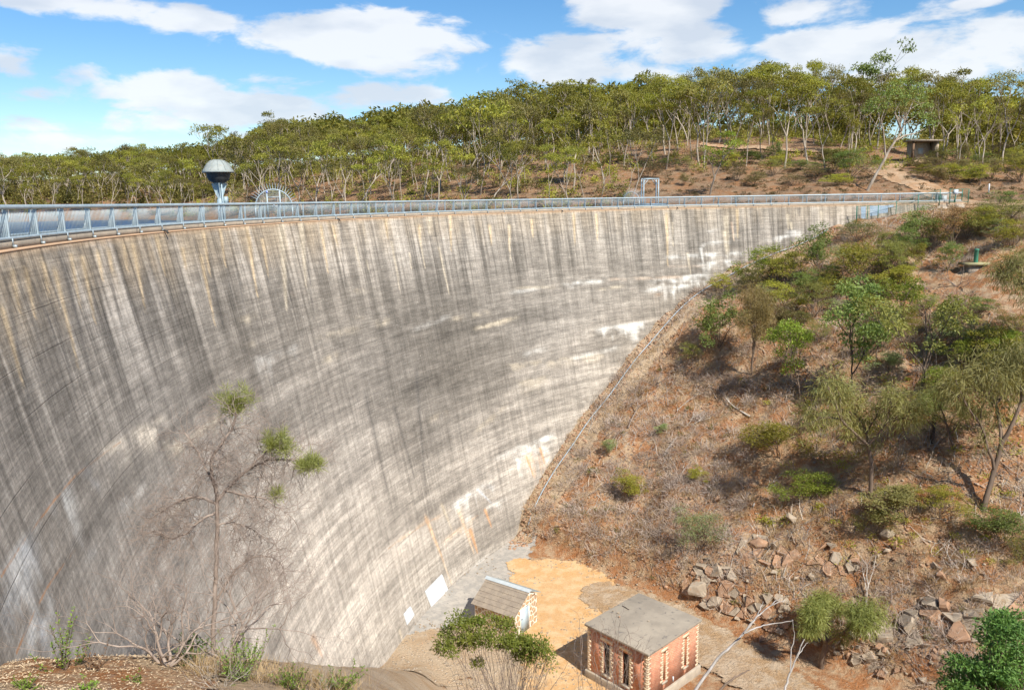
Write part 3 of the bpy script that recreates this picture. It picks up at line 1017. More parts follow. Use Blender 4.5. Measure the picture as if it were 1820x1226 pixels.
# white painted sheets and a lamp low on the face; grey-blue paint patches near the end fence
M_WPAINT = pmat('white_sheet', (0.66, 0.69, 0.71), (0.50, 0.54, 0.57), 1.1, 0.6, 0.1)
M_BPAINT = pmat('blue_grey_paint', (0.26, 0.33, 0.42), (0.33, 0.39, 0.46), 1.0, 0.8, 0.1)


def on_face(px, py, lift_=0.0):
    u, h = face_uh(px, py)
    Pq, Nq = crest(np.array([u]))
    return np.array([*(Pq[0] + Nq[0] * (BAT * h + lift_)), -h])


def face_sheet(name, pix, th_, mat):
    A = [on_face(x, y, th_) for x, y in pix]
    B = [on_face(x, y, -0.05) for x, y in pix]
    n = len(pix)
    F = [list(range(n))] + [[i, i + n, (i + 1) % n + n, (i + 1) % n] for i in range(n)]
    o = dpart(name, np.array(A + B), F, mat)
    return o


o_ = face_sheet('white_panel', [(755, 1051), (785, 1020), (797, 1050), (768, 1082)], .05, M_WPAINT)
o_['label'] = 'large white sheet fixed low on the wall behind the stone hut'
o_ = face_sheet('white_panel', [(717, 1091), (729, 1077), (736, 1092), (723, 1110)], .05, M_WPAINT)
o_['label'] = 'small white sheet low on the wall'


def wing_sheet(name, pix, mat, lift_=0.012):
    out_ = []
    for x, y in pix:
        d = ray(x, y)
        # wing face: plane through E0, vertical-ish with batter
        nx, ny = -math.cos(R(AZ0)), -math.sin(R(AZ0))
        # (X-E0).n = BAT*h, h=-Z
        a_ = d[0] * nx + d[1] * ny + BAT * d[2]
        c_ = E0[0] * nx + E0[1] * ny - BAT * EYE
        t = c_ / a_
        out_.append(np.array([d[0] * t + nx * lift_, d[1] * t + ny * lift_, EYE + d[2] * t]))
    V = np.array(out_)
    n = len(V)
    B = V - np.array([nx, ny, 0]) * 0.06
    return dpart(name, np.vstack([V, B]), [list(range(n))] + [[i, i + n, (i + 1) % n + n, (i + 1) % n] for i in range(n)], mat)


wing_sheet('paint_patch', [(1546, 366), (1561, 366), (1561, 383), (1546, 384)], M_BPAINT)
wing_sheet('paint_patch', [(1561.5, 365.5), (1578, 365.3), (1578, 378), (1561.5, 380)], M_BPAINT, .016)
wing_sheet('paint_patch', [(1530, 368), (1539, 367), (1538, 388), (1531, 389)], M_BPAINT)
wing_sheet('paint_patch', [(1578.5, 364.5), (1588, 364), (1588, 368), (1578.5, 369)], M_BPAINT, .02)

# ------------------------------------------------------------------ railings
M_GALV = pmat('galvanised_steel', (0.32, 0.40, 0.44), (0.40, 0.47, 0.50), 3.0, 0.55, 0.05, metal=0.2, spec=0.5)
M_GALV2 = pmat('dull_galvanised', (0.30, 0.37, 0.41), (0.38, 0.44, 0.47), 3.0, 0.5, 0.05, metal=0.3, spec=0.5)


def frame_at(u, d):
    Pq, Nq = crest(np.array([u]))
    pos = Pq[0] + Nq[0] * d
    ang = math.atan2(Nq[0][1], Nq[0][0])
    return pos, ang


U_L = 134.0


def railing(name, d, label, near_side):
    root = empty(name, (float(frame_at(70, d)[0][0]), float(frame_at(70, d)[0][1]), 0.24), 0, label, 'railing')
    base = np.array(root.location)

    def part(nm, V, F, mat):
        return obj(nm, np.asarray(V) - base, F, mat, root)
    top = part('top_rail', *sweep([(d + .045, 1.15), (d + .06, 1.20), (d + .05, 1.27), (d + .02, 1.285), (d - .03, 1.27), (d - .05, 1.20), (d - .045, 1.15)], 0.3, U_L, 500), M_GALV)
    part('bottom_rail', *sweep([(d + .04, .245), (d + .04, .34), (d - .04, .34), (d - .04, .245)], 0.3, U_L, 500), M_GALV)
    if near_side:
        plate = np.array([(0.02, .24), (0.02, 1.16), (-0.09, 1.16), (-0.30, .24)])
    else:
        plate = np.array([(-0.04, .27), (-0.04, 1.16), (0.04, 1.16), (0.04, .27)])
    t_ = 0.022
    PV = np.array([[q[0], s_ * t_, q[1]] for s_ in (-1, 1) for q in plate])
    PF = [[0, 1, 2, 3], [7, 6, 5, 4], [0, 4, 5, 1], [1, 5, 6, 2], [2, 6, 7, 3], [3, 7, 4, 0]]
    pme = mesh_np('post', PV, PF, M_GALV)
    bme = mesh_np('bracket', *box(-0.02, 0.10, -0.03, 0.03, 0.0, 0.05), M_GALV2)
    bV, bF = join([box(-.012, .012, -.03, .03, 0.10, .30), box(-.012, .10, -.03, .03, .02, .10)])
    bme = mesh_np('bracket', bV, bF, M_GALV2)
    pitch_ = 2.35
    us = np.arange(1.0, U_L, pitch_)
    for u in us:
        pos, ang = frame_at(u, d)
        o = obj_me('post', pme, root)
        o.location = (pos[0] - base[0], pos[1] - base[1], -base[2])
        o.rotation_euler = (0, 0, ang)
        if near_side and u > 20:
            pos, ang = frame_at(u, d + 0.08)
            o = obj_me('bracket', bme, root)
            o.location = (pos[0] - base[0], pos[1] - base[1], -base[2])
            o.rotation_euler = (0, 0, ang)
    # balusters
    nb = 19
    allu = np.concatenate([u + pitch_ * (np.arange(nb) + 1) / (nb + 1) for u in us[:-1]])
    allu = allu[allu < 129.5] if near_side else allu[allu < 124]
    hb = 0.0058 if near_side else 0.0045
    bal = mesh_np('baluster', *box(-hb, hb, -hb, hb, .33, 1.16), M_GALV)
    order = np.argsort(-allu)
    single = order[:300] if near_side else order[:0]
    rest = order[300:] if near_side else order
    for k in single:
        pos, ang = frame_at(allu[k], d)
        o = obj_me('baluster', bal, root)
        o.location = (pos[0] - base[0], pos[1] - base[1], -base[2])
        o.rotation_euler = (0, 0, ang)
    Pq, Nq = crest(allu[rest])
    Pq = Pq + Nq * d
    Tq = np.stack([-Nq[:, 1], Nq[:, 0]], -1)
    bx_, bf_ = box(-hb * 1.15, hb * 1.15, -hb * 1.15, hb * 1.15, .33, 1.16)
    V = np.concatenate([Pq[:, None, :] + Nq[:, None, :] * bx_[None, :, 0, None] + Tq[:, None, :] * bx_[None, :, 1, None], np.broadcast_to(bx_[None, :, 2, None], (len(Pq), 8, 1))], -1)
    F = (bf_[None] + 8 * np.arange(len(Pq))[:, None, None]).reshape(-1, 4)
    o = part('balusters', V.reshape(-1, 3), F, M_GALV)
    o['kind'] = 'stuff'
    return root


railing('railing', -0.27, 'galvanised steel railing along the downstream edge of the dam crest', True)
railing('railing', -1.36, 'galvanised steel railing along the reservoir side of the dam crest', False)
# short drain spouts under the kerb
sp_me = mesh_np('drain_spout', *tube([(0, 0, 0), (.16, 0, -.05), (.2, 0, -.16)], .05, 8), pmat('dark_iron', (.06, .055, .05), None, 8, .6, .1))
for px_ in (291, 600, 998, 1203):
    us = np.linspace(20, 125, 3000)
    Pq, Nq = crest(us)
    xs, _ = project(Pq[:, 0], Pq[:, 1], np.zeros(len(us)))
    u = us[np.argmin(abs(xs - px_))]
    pos, ang = frame_at(u, 0.0)
    o = obj_me('drain_spout', sp_me, dam)
    o.location = (pos[0] - dam_loc[0], pos[1] - dam_loc[1], .06 - dam_loc[2])
    o.rotation_euler = (0, 0, ang)


def u_at_px(px_, d=0.0, z=0.0):
    us = np.linspace(0.5, 128, 6000)
    Pq, Nq = crest(us)
    Pq = Pq + Nq * d
    xs, _ = project(Pq[:, 0], Pq[:, 1], np.full(len(us), z))
    return float(us[np.argmin(abs(xs - px_))])
# ------------------------------------------------------------------ dome-topped tower on the crest
M_HOOD = pmat('weathered_zinc', (0.25, 0.28, 0.27), (0.32, 0.34, 0.32), 2.5, 0.8, 0.08, metal=0.0, c3=(0.30, 0.26, 0.20), spec=0.2)
M_BLACK = pmat('black_bowl', (0.035, 0.038, 0.042), (0.05, 0.052, 0.055), 4, 0.45, 0.05)
M_STEELBLUE = pmat('painted_steel', (0.27, 0.36, 0.40), (0.33, 0.41, 0.44), 4, 0.5, 0.05, spec=0.5)
D_T = -2.0
u = u_at_px(390.5, D_T, 2.0)
pos, ang = frame_at(u, D_T)
tw = empty('dome_tower', (float(pos[0]), float(pos[1]), 0.16), ang, 'grey dome hooded gauge tower with black bowl standing on the dam crest', 'tower')
k = 1.0
hood = obj('hood', *lathe([(0.0, 3.66), (.20, 3.645), (.40, 3.58), (.58, 3.44), (.70, 3.26), (.76, 3.14), (.87, 3.02), (.88, 2.97), (.86, 2.945), (.66, 2.95)], 36), M_HOOD, tw, True)
for q in range(12):
    th_ = q * math.pi / 6
    pr = [(.12, 3.67), (.41, 3.595), (.59, 3.455), (.715, 3.265), (.775, 3.145), (.88, 3.03)]
    obj('seam', *tube([(r_ * math.cos(th_), r_ * math.sin(th_), z_) for r_, z_ in pr], .012, 4), M_HOOD, hood)
obj('rim', *lathe([(.885, 2.99), (.90, 2.96), (.885, 2.90), (.80, 2.90), (.80, 2.985)], 36), M_HOOD, tw, True)
obj('bowl', *lathe([(.69, 2.94), (.69, 2.82), (.64, 2.62), (.52, 2.43), (.34, 2.31), (.15, 2.26), (0, 2.25)], 32), M_BLACK, tw, True)
obj('bowl_disc', *lathe([(0, 2.235), (.24, 2.245), (.30, 2.30), (.28, 2.33)], 24), M_STEELBLUE, tw, True)
obj('post', *lathe([(.20, -.1), (.20, 1.3), (.14, 1.4), (.14, 2.3)], 16), M_STEELBLUE, tw, True)
obj('ladder_pipe', *tube([(.24, -.16, -.1), (.24, -.16, 2.3)], .045, 8), M_STEELBLUE, tw)
for q in range(4):
    th_ = q * math.pi / 2 + .5
    c_, s_ = math.cos(th_), math.sin(th_)
    pr = [(.12, 1.35), (.26, 1.75), (.40, 2.14), (.42, 2.30), (.30, 2.28), (.12, 2.25)]
    V = np.array([[r_ * c_ - e * s_, r_ * s_ + e * c_, z_] for e in (-.02, .02) for r_, z_ in pr])
    n = len(pr)
    obj('fin', V, [list(range(n)), list(range(2 * n - 1, n - 1, -1))] + [[i, i + n, (i + 1) % n + n, (i + 1) % n] for i in range(n)], M_STEELBLUE, tw)
obj('junction_box', *box(.12, .34, .10, .34, 1.02, 1.5), M_STEELBLUE, tw)
obj('base', *box(-.5, .5, -.6, .6, -0.6, .12), M_STEELBLUE, tw)

# ------------------------------------------------------------------ arched anti-climb gates with radiating spikes
M_MESH = pmat('steel_mesh', (0.33, 0.37, 0.38), (0.42, 0.45, 0.45), 6, 0.5, 0.0, metal=0.3)


def arch_gate(px_, d, RR_, zc, label, door=True, yaw=0.6):
    u = u_at_px(px_, d, 1.0)
    pos, ang = frame_at(u, d)
    root = empty('arched_gate', (float(pos[0]), float(pos[1]), 0.16), yaw, label, 'gate')
    n = 28
    th_ = np.linspace(-0.1, math.pi + .1, n)
    ring = np.stack([RR_ * np.cos(th_), np.zeros(n), zc + RR_ * np.sin(th_)], -1)
    obj('arch_rim', *tube(ring, .035, 8), M_GALV, root, True)
    # mesh: crossing thin bars clipped to the half disc
    parts = []
    for x in np.arange(-RR_ + .09, RR_, .09):
        zt = zc + math.sqrt(max(RR_ ** 2 - x * x, 0))
        parts.append(box(x - .006, x + .006, -.006, .006, 0, zt))
    for z in np.arange(.1, zc + RR_, .12):
        hw = RR_ if z < zc else math.sqrt(max(RR_ ** 2 - (z - zc) ** 2, 0))
        if hw > .1:
            parts.append(box(-hw, hw, .007, .015, z - .005, z + .005))
    o = obj('mesh_panel', *join(parts), M_MESH, root)
    o['kind'] = 'stuff'
    for x in (-RR_, RR_):
        obj('side_post', *box(x - .035, x + .035, -.04, .04, 0, zc), M_GALV, root)
    if door:
        for x in (-.42, .42):
            obj('door_post', *box(x - .04, x + .04, -.045, .045, 0, zc + math.sqrt(RR_ ** 2 - x * x) - .03), M_GALV, root)
        for z in (.85, 1.45):
            obj('door_rail', *box(-.37, .37, -.03, .03, z, z + .05), M_GALV, root)
        obj('lock', *box(-.06, .06, -.06, .02, .86, 1.0), M_GALV2, root)
        obj('sign', *box(-.46, -.34, -.062, -.05, 1.75, 1.9), pmat('blue_sign', (.08, .14, .5), (.5, .55, .75), 9, .5, 0), root)
    for t in np.linspace(.12, math.pi - .5, 22):
        c_, s_ = math.cos(t), math.sin(t)
        a_ = np.array([RR_ * c_, 0, zc + RR_ * s_])
        e_ = a_ + np.array([c_ * .46, .42, s_ * .46])
        obj('spike', *tube([a_, (a_ + e_) / 2 + np.array([0, .05, 0]), e_], [.02, .016, .008], 4), M_GALV, root)
    return root


arch_gate(487, -2.35, 1.22, .78, 'arched steel mesh gate with radiating spikes near the dome tower', yaw=0.35)
arch_gate(1122, -2.0, .95, .75, 'small spiked arched barrier beside the steel portal frame', door=False, yaw=-0.5)

# portal frame and blue platform further along
u = u_at_px(1155, -2.6, 1.0)
pos, ang = frame_at(u, -2.6)
pf = empty('portal_frame', (float(pos[0]), float(pos[1]), 0.0), ang + math.pi / 2, 'pale steel portal frame standing over the crest beyond the railing', 'frame')
hw, ht = 1.05, 3.3
for x in (-hw, hw):
    for y in (-.22, .22):
        obj('leg', *box(x - .05, x + .05, y - .05, y + .05, -.3, ht), M_GALV, pf)
for y in (-.22, .22):
    obj('beam', *box(-hw - .06, hw + .06, y - .055, y + .055, ht + .002, ht + .13), M_GALV, pf)
    for s_ in (-1, 1):
        obj('knee_brace', *tube([(s_ * hw, y, ht - .65), (s_ * (hw - .62), y, ht)], .035, 6), M_GALV, pf)
u = u_at_px(1158, -2.2, 0.5)
pos, ang = frame_at(u, -2.4)
bp = empty('platform', (float(pos[0]), float(pos[1]), 0.0), ang + math.pi / 2, 'low blue steel platform under the portal frame', 'platform')
obj('deck', *box(-2.1, 2.1, -.5, .5, .35, .55), pmat('blue_steel', (.22, .34, .46), (.28, .4, .5), 3, .5, .05), bp)
for x in (-1.9, -.6, .6, 1.9):
    obj('leg', *box(x - .05, x + .05, -.05, .05, -1.5, .35), M_GALV, bp)
obj('handrail', *tube([(-2.0, .4, .5), (-2.0, .4, 1.2), (2.0, .4, 1.2), (2.0, .4, .5)], .03, 6), M_GALV, bp)

# ------------------------------------------------------------------ green mesh fence at the end of the dam
M_GREEN = pmat('green_fence_paint', (0.015, 0.13, 0.075), (0.02, 0.16, 0.10), 3, 0.5, 0.0, spec=0.5)


def fence_wire(p0, p1, z0a, z1a, z0b, z1b, step=.10):
    p0, p1 = np.asarray(p0), np.asarray(p1)
    L = np.linalg.norm(p1 - p0)
    d = (p1 - p0) / L
    nrm = np.array([-d[1], d[0]])
    parts = []
    n = max(2, int(L / step))
    for i in range(1, n):
        t = i / n
        c = p0 + (p1 - p0) * t
        za, zb = z0a + (z0b - z0a) * t, z1a + (z1b - z1a) * t
        parts.append(tube([(c[0], c[1], za), (c[0], c[1], zb)], .006, 4, False))
    for t in np.linspace(0, 1, 6):
        za, zb = z0a + (z1a - z0a) * t, z0b + (z1b - z0b) * t
        parts.append(tube([(p0[0] + nrm[0] * .008, p0[1] + nrm[1] * .008, za), (p1[0] + nrm[0] * .008, p1[1] + nrm[1] * .008, zb)], .007, 4, False))
    return join(parts)


fr = empty('mesh_fence', (48, 97.2, -1.5), 0, 'green wire mesh fence stepping up beside the end of the dam wall', 'fence')
fb = np.array(fr.location)
fpix = [(1522, 389, 367), (1541, 391, 366), (1560, 388, 365), (1592, 383, 358), (1631, 371, 347), (1670, 358, 337)]
FP = []
for x, yb, yt in fpix:
    Yq = 97.0 + 0.052 * 6 + (x - 1520) * 0.012
    A, B = at_y(x, yb, Yq), at_y(x, yt, Yq)
    FP.append((A[0], Yq, A[2], B[2]))
    obj('post', *(lambda t: (t[0] - fb, t[1]))(tube([(A[0], Yq, A[2] - .5), (A[0], Yq, B[2] + .05)], .045 if x > 1530 else .06, 8)), M_GREEN, fr)
for q0_, q1_ in zip(FP[:-1], FP[1:]):
    V, F = fence_wire(q0_[:2], q1_[:2], q0_[2] + .05, q0_[3], q1_[2] + .05, q1_[3])
    o = obj('wire_panel', V - fb, F, M_GREEN, fr)
    o['kind'] = 'stuff'
    obj('top_wire', *(lambda t: (t[0] - fb, t[1]))(tube([(q0_[0], q0_[1], q0_[3]), (q1_[0], q1_[1], q1_[3])], .02, 6)), M_GREEN, fr)
fg = empty('mesh_gate', (55.5, 100, 0), 0, 'green mesh gate frame across the crest path at the end of the dam', 'gate')
gb = np.array(fg.location)
GP = []
for x, yb, yt in [(1687, 360, 336.5), (1697, 360.5, 336.5), (1709, 360, 336), (1720.5, 360.5, 336.5)]:
    Yq = 99.0 + (x - 1687) * .05
    A, B = at_y(x, yb, Yq), at_y(x, yt, Yq)
    GP.append((A[0], Yq, A[2], B[2]))
    obj('post', *(lambda t: (t[0] - gb, t[1]))(tube([(A[0], Yq, A[2] - .2), (A[0], Yq, B[2])], .05, 8)), M_GREEN, fg)
for q0_, q1_ in zip(GP[:-1], GP[1:]):
    V, F = fence_wire(q0_[:2], q1_[:2], q0_[2] + .1, q0_[3], q1_[2] + .1, q1_[3])
    o = obj('wire_panel', V - gb, F, M_GREEN, fg)
    o['kind'] = 'stuff'
    for zz in (2, 3):
        obj('rail', *(lambda t: (t[0] - gb, t[1]))(tube([(q0_[0], q0_[1], q0_[zz] + (.1 if zz == 2 else 0)), (q1_[0], q1_[1], q1_[zz] + (.1 if zz == 2 else 0))], .03, 6)), M_GREEN, fg)
q = at_y(1698.5, 341.5, 99.45)
obj('sign', *(lambda t: (t[0] - gb, t[1]))(box(q[0] - .28, q[0] + .28, q[1] - .08, q[1] - .05, q[2] - .3, q[2] + .3)), pmat('pale_sign', (.5, .55, .6), (.42, .48, .56), 8, .5, 0), fg)

# cabinet behind the rail end
q = at_y(1672, 357, 100.9)
cb = empty('control_cabinet', (q[0], 100.9, q[2] - .3), 0, 'dark green steel cabinet beside the end of the crest railing', 'cabinet')
obj('body', *box(-.55, .0, -.3, .3, 0, 1.05), pmat('dark_green_steel', (.05, .09, .08), None, 4, .5, .05), cb)
obj('body', *box(.02, .6, -.3, .3, 0, .95), pmat('grey_steel_box', (.42, .46, .46), None, 4, .5, .05), cb)
obj('roof', *box(-.62, .68, -.38, .38, 1.06, 1.15), M_HOOD, cb)

# white marker post with concrete foot
q = hit(1757, 344)
wp = empty('marker_post', tuple(q), 0, 'white marker post on a small concrete footing beside the path', 'post')
obj('pole', *tube([(0, 0, 0), (0, 0, 1.35)], .085, 10), M_WPAINT, wp)
obj('footing', *box(-.5, .6, -.3, .3, -.1, .08), M_CONC, wp)

# open stone shelter on the hill
q = hit(1634, 285)
sh = empty('stone_shelter', tuple(q), 0.15, 'low stone shelter with flat roof among the trees on the hill', 'shelter')
M_SHST = pmat('shelter_stone', (0.42, 0.33, 0.24), (0.30, 0.24, 0.18), 3.0, 0.95, 0.7, 9, c3=(.5, .45, .38))
M_TIMB = pmat('brown_timber', (0.13, 0.08, 0.05), (0.2, 0.13, 0.08), 5, 0.9, 0.3)
px_m = FPX / np.linalg.norm(q)
w_ = 44 / px_m
h_ = 30 / px_m
obj('back_wall', *box(-w_ / 2 + .35, w_ / 2, .3, .6, -.3, h_ - .25), M_SHST, sh)
obj('side_wall', *box(w_ / 2 - .3, w_ / 2 - .002, -1.4, .298, -.3, h_ - .25), M_SHST, sh)
obj('post', *box(-w_ / 2, -w_ / 2 + .3, -1.5, -1.2, -.3, h_ - .25), M_TIMB, sh)
obj('roof', *box(-w_ / 2 - .25, w_ / 2 + .3, -1.8, .9, h_ - .245, h_), pmat('shelter_roof', (.30, .25, .2), None, 3, .9, .3), sh)
obj('notice_board', *box(-.2, .75, .24, .29, 1.0, 2.0), pmat('board_blue', (.3, .36, .4), (.4, .42, .4), 4, .6, 0), sh)

# green standpipe on a slab
q = hit(1733, 479)
vp = empty('standpipe', tuple(q), 0.1, 'green capped standpipe on a yellowish concrete slab on the bank', 'pipe')
obj('footing', *box(-.9, .9, -.5, .5, -.9, .448), M_CONC, vp)
obj('slab', *box(-1.3, 1.3, -.8, .8, .45, .70), pmat('lichen_slab', (.34, .29, .13), (.28, .26, .16), 2, .95, .4, 10), vp)
obj('pipe', *lathe([(0, 2.05), (.2, 2.04), (.225, 2.0), (.225, 1.90), (.20, 1.88), (.20, .6)], 16), pmat('aged_green_paint', (.05, .2, .13), (.08, .24, .16), 3, .5, .05), vp, True)

# ------------------------------------------------------------------ pipe along the toe of the wall
def toe_point(u, off_):
    hs = np.linspace(0.3, 33, 700)
    Pq, Nq = crest(np.full(700, u))
    X = Pq[:, 0] + Nq[:, 0] * (BAT * hs + off_)
    Y = Pq[:, 1] + Nq[:, 1] * (BAT * hs + off_)
    g = ground_z(X, Y, side=-1)
    k_ = np.where(-hs < g)[0]
    k_ = k_[0] if len(k_) else 699
    return np.array([X[k_], Y[k_], g[k_]])


u_a, u_b = u_at_px(1440), u_at_px(700)
UT = np.linspace(18, 70, 60)
TO = np.array([toe_point(u, 1.1) for u in UT])
xs, ys = project(TO[:, 0], TO[:, 1], TO[:, 2])
keep = (ys > 408) & (TO[:, 2] > -29.2)
PT = TO[keep] + np.array([0, 0, .30])
for _ in range(6):
    PT[1:-1] = (PT[:-2] + 2 * PT[1:-1] + PT[2:]) / 4
M_PIPE = pmat('blue_grey_pipe', (0.26, 0.31, 0.35), (0.33, 0.37, 0.39), 3, 0.5, 0.05, spec=0.4)
pipe = empty('drain_pipe', tuple(PT[-1] - np.array([0, 0, .3])), 0, 'long blue grey pipe running down the bank along the toe of the dam', 'pipe')
pb = np.array(pipe.location)
obj('pipe', *(lambda t: (t[0] - pb, t[1]))(tube(PT, .06, 8)), M_PIPE, pipe, True)
for i_ in range(2, len(PT) - 1, 4):
    c = PT[i_]
    g_ = gz(c[0], c[1])
    obj('support', *(lambda t: (t[0] - pb, t[1]))(box(c[0] - .08, c[0] + .08, c[1] - .08, c[1] + .08, g_ - .3, c[2] - .09)), M_CONC, pipe)

# ------------------------------------------------------------------ brick building
def brick_mat(name, axes):
    m, b, p, o = new_mat(name)
    tcn = b.n('ShaderNodeTexCoord')
    s_ = b.n('ShaderNodeSeparateXYZ')
    b.link(tcn.outputs['Object'], s_.inputs[0])
    cmb = b.n('ShaderNodeCombineXYZ')
    b.link(s_.outputs[axes[0]], cmb.inputs[0])
    b.link(s_.outputs[2], cmb.inputs[1])
    bt = b.n('ShaderNodeTexBrick')
    b.link(cmb.outputs[0], bt.inputs['Vector'])
    bt.inputs['Color1'].default_value = (.50, .155, .07, 1)
    bt.inputs['Color2'].default_value = (.56, .21, .11, 1)
    bt.inputs['Mortar'].default_value = (.52, .42, .32, 1)
    bt.inputs['Scale'].default_value = 1.0
    bt.inputs['Mortar Size'].default_value = .009
    bt.inputs['Brick Width'].default_value = .24
    bt.inputs['Row Height'].default_value = .083
    f = b.noise(tcn.outputs['Object'], 2.2, 6, .6)
    col = b.mix(1.0, bt.outputs['Color'], b.ramp(f, [(.3, .72), (.7, 1.2)]), 'MULTIPLY')
    col = b.mix(b.math('MULTIPLY', b.smooth(b.noise(tcn.outputs['Object'], 5, 5, .6), .58, .72), .5), col, (.55, .42, .32))
    b.link(col, p.inputs['Base Color'])
    p.inputs['Roughness'].default_value = .9
    bn = b.n('ShaderNodeBump')
    bn.inputs['Strength'].default_value = .6
    bn.inputs['Distance'].default_value = .01
    b.link(b.math('SUBTRACT', 1.0, bt.outputs['Fac']), bn.inputs['Height'])
    b.link(bn.outputs[0], p.inputs['Normal'])
    return m


MBX, MBY = brick_mat('red_brick_a', (0,)), brick_mat('red_brick_b', (1,))
M_QUOIN = pmat('cream_brick', (.68, .56, .40), (.60, .47, .32), 3, .9, .3, 14, c3=(.5, .3, .2))
M_SLAB = pmat('roof_concrete', (.33, .285, .225), (.26, .225, .18), .7, .95, .4, 10, c3=(.17, .15, .13))
M_PLINTH = pmat('plinth_render', (.42, .36, .28), (.34, .29, .23), 2, .95, .4, 10)
FLOOR = -29.72
LX, LY, HB = 5.5, 4.85, 3.72
bb = empty('brick_building', (7.98, 44.30, FLOOR), math.atan2(.69, .724), 'small square red brick pump house with cream quoins and flat concrete roof', 'building')
ZP, ZW = .42, HB - .16
T_ = .28


def wall_with_slots(name, axis_, length, plane, inward, slots, mat):
    """wall in the local plane y=plane (axis 'x') or x=plane (axis 'y'); solid pieces around the slots, joined"""
    parts = []
    edges = [0.0]
    for c, w, z0, z1 in slots:
        edges += [c - w / 2, c + w / 2]
    edges.append(length)
    p0, p1 = (plane, plane + inward) if inward > 0 else (plane + inward, plane)

    def bx(a0, a1, z0, z1):
        return box(a0, a1, p0, p1, z0, z1) if axis_ == 'x' else box(p0, p1, a0, a1, z0, z1)
    for i_ in range(0, len(edges), 2):
        parts.append(bx(edges[i_], edges[i_ + 1], ZP, ZW))
    for c, w, z0, z1 in slots:
        parts.append(bx(c - w / 2, c + w / 2, ZP, z0))
        parts.append(bx(c - w / 2, c + w / 2, z1, ZW))
    return obj(name, *join(parts), mat, bb)


slots_r = [(1.72, .27, 1.02, 2.95), (4.02, .27, 1.02, 2.95)]
slots_l = [(3.25, .5, .75, 2.95), (1.7, .5, .75, 2.95)]
wall_with_slots('wall', 'x', LX, 0.0, T_, slots_r, MBX)
wall_with_slots('wall', 'x', LX, LY, -T_, [], MBX)
o = obj('wall', *box(LX - T_, LX, T_ + .002, LY - T_ - .002, ZP, ZW), MBY, bb)
parts_l = []
e_ = [T_ + .002, slots_l[1][0] - .25, slots_l[1][0] + .25, slots_l[0][0] - .25, slots_l[0][0] + .25, LY - T_ - .002]
for i_ in (0, 2, 4):
    parts_l.append(box(0, T_, e_[i_], e_[i_ + 1], ZP, ZW))
for c, w, z0, z1 in slots_l:
    parts_l.append(box(0, T_, c - w / 2, c + w / 2, ZP, z0))
    parts_l.append(box(0, T_, c - w / 2, c + w / 2, z1, ZW))
obj('wall', *join(parts_l), MBY, bb)
bevel_obj(obj('plinth', *box(-.16, LX + .16, -.16, LY + .16, -.4, ZP + .03), M_PLINTH, bb), .05, 2)
rf = bevel_obj(obj('roof', *box(-.15, LX + .15, -.15, LY + .15, ZW + .005, HB), M_SLAB, bb), .02, 2)
qm_l = mesh_np('quoin', *box(0, .30, -.012, .02, 0, .155), M_QUOIN)
qm_s = mesh_np('quoin', *box(0, .17, -.012, .02, 0, .155), M_QUOIN)


def quoin_col(x, face, flip, z0, z1):
    z, k_ = z0, 0
    while z + .15 < z1:
        me_ = qm_l if k_ % 2 == 0 else qm_s
        o = obj_me('quoin', me_, bb)
        w = .30 if k_ % 2 == 0 else .17
        if face == 'r':
            o.location = (x - (w if flip else 0), 0, z)
        else:
            o.rotation_euler = (0, 0, -math.pi / 2)
            o.location = (0, x + (w if flip else 0), z)
        z += .166
        k_ += 1


quoin_col(-.012, 'r', False, ZP + .05, ZW)
quoin_col(LX, 'r', True, ZP + .05, ZW)
for c, w, z0, z1 in slots_r:
    quoin_col(c + w / 2, 'r', False, z0, z1 + .1)
    quoin_col(c - w / 2, 'r', True, z0, z1 + .1)
    wn = obj('window', *box(c - w / 2 + .002, c + w / 2 - .002, .12, .16, z0, z1), pmat('tan_shutter', (.42, .29, .17), (.36, .24, .14), 4, .8, .2), bb)
    obj('lintel', *box(c - .36, c + .36, -.02, .05, z1 + .105, z1 + .33), M_QUOIN, wn)
    obj('sill', *box(c - .26, c + .26, -.09, .10, z0 - .13, z0 - .003), M_PLINTH, wn)
quoin_col(.02, 'l', True, ZP + .05, ZW)
quoin_col(LY, 'l', False, ZP + .05, ZW)
for q in bb.children:
    pass
M_GLASSD = pmat('dark_glass', (.03, .032, .03), (.06, .058, .05), 3, .25, 0, spec=.5)
for c, w, z0, z1 in slots_l:
    quoin_col(c + w / 2, 'l', True, z0, z1 + .1)
    quoin_col(c - w / 2, 'l', False, z0, z1 + .1)
    wn = obj('window', *box(.14, .18, c - w / 2 + .002, c + w / 2 - .002, z0, z1), M_GLASSD, bb)
    obj('lintel', *box(-.02, .05, c - .5, c + .5, z1 + .105, z1 + .33), M_QUOIN, wn)
    obj('sill', *box(-.09, .10, c - .36, c + .36, z0 - .13, z0 - .003), M_PLINTH, wn)
obj('vent_pipe', *tube([(2.62, -.05, .62), (2.62, -.05, .95)], .05, 8), M_WPAINT, bb)
rs = random.Random(4)
M_DEB = pmat('roof_stone', (.5, .42, .33), (.36, .3, .24), 5, .9, .3)

# ------------------------------------------------------------------ stone hut
def clip_poly(poly, a, nrm):
    """keep side where (p-a).n <= 0"""
    out_ = []
    n = len(poly)
    for i_ in range(n):
        p, q = poly[i_], poly[(i_ + 1) % n]
        dp, dq = np.dot(p - a, nrm), np.dot(q - a, nrm)
        if dp <= 0:
            out_.append(p)
        if dp * dq < 0:
            out_.append(p + (q - p) * dp / (dp - dq))
    return out_


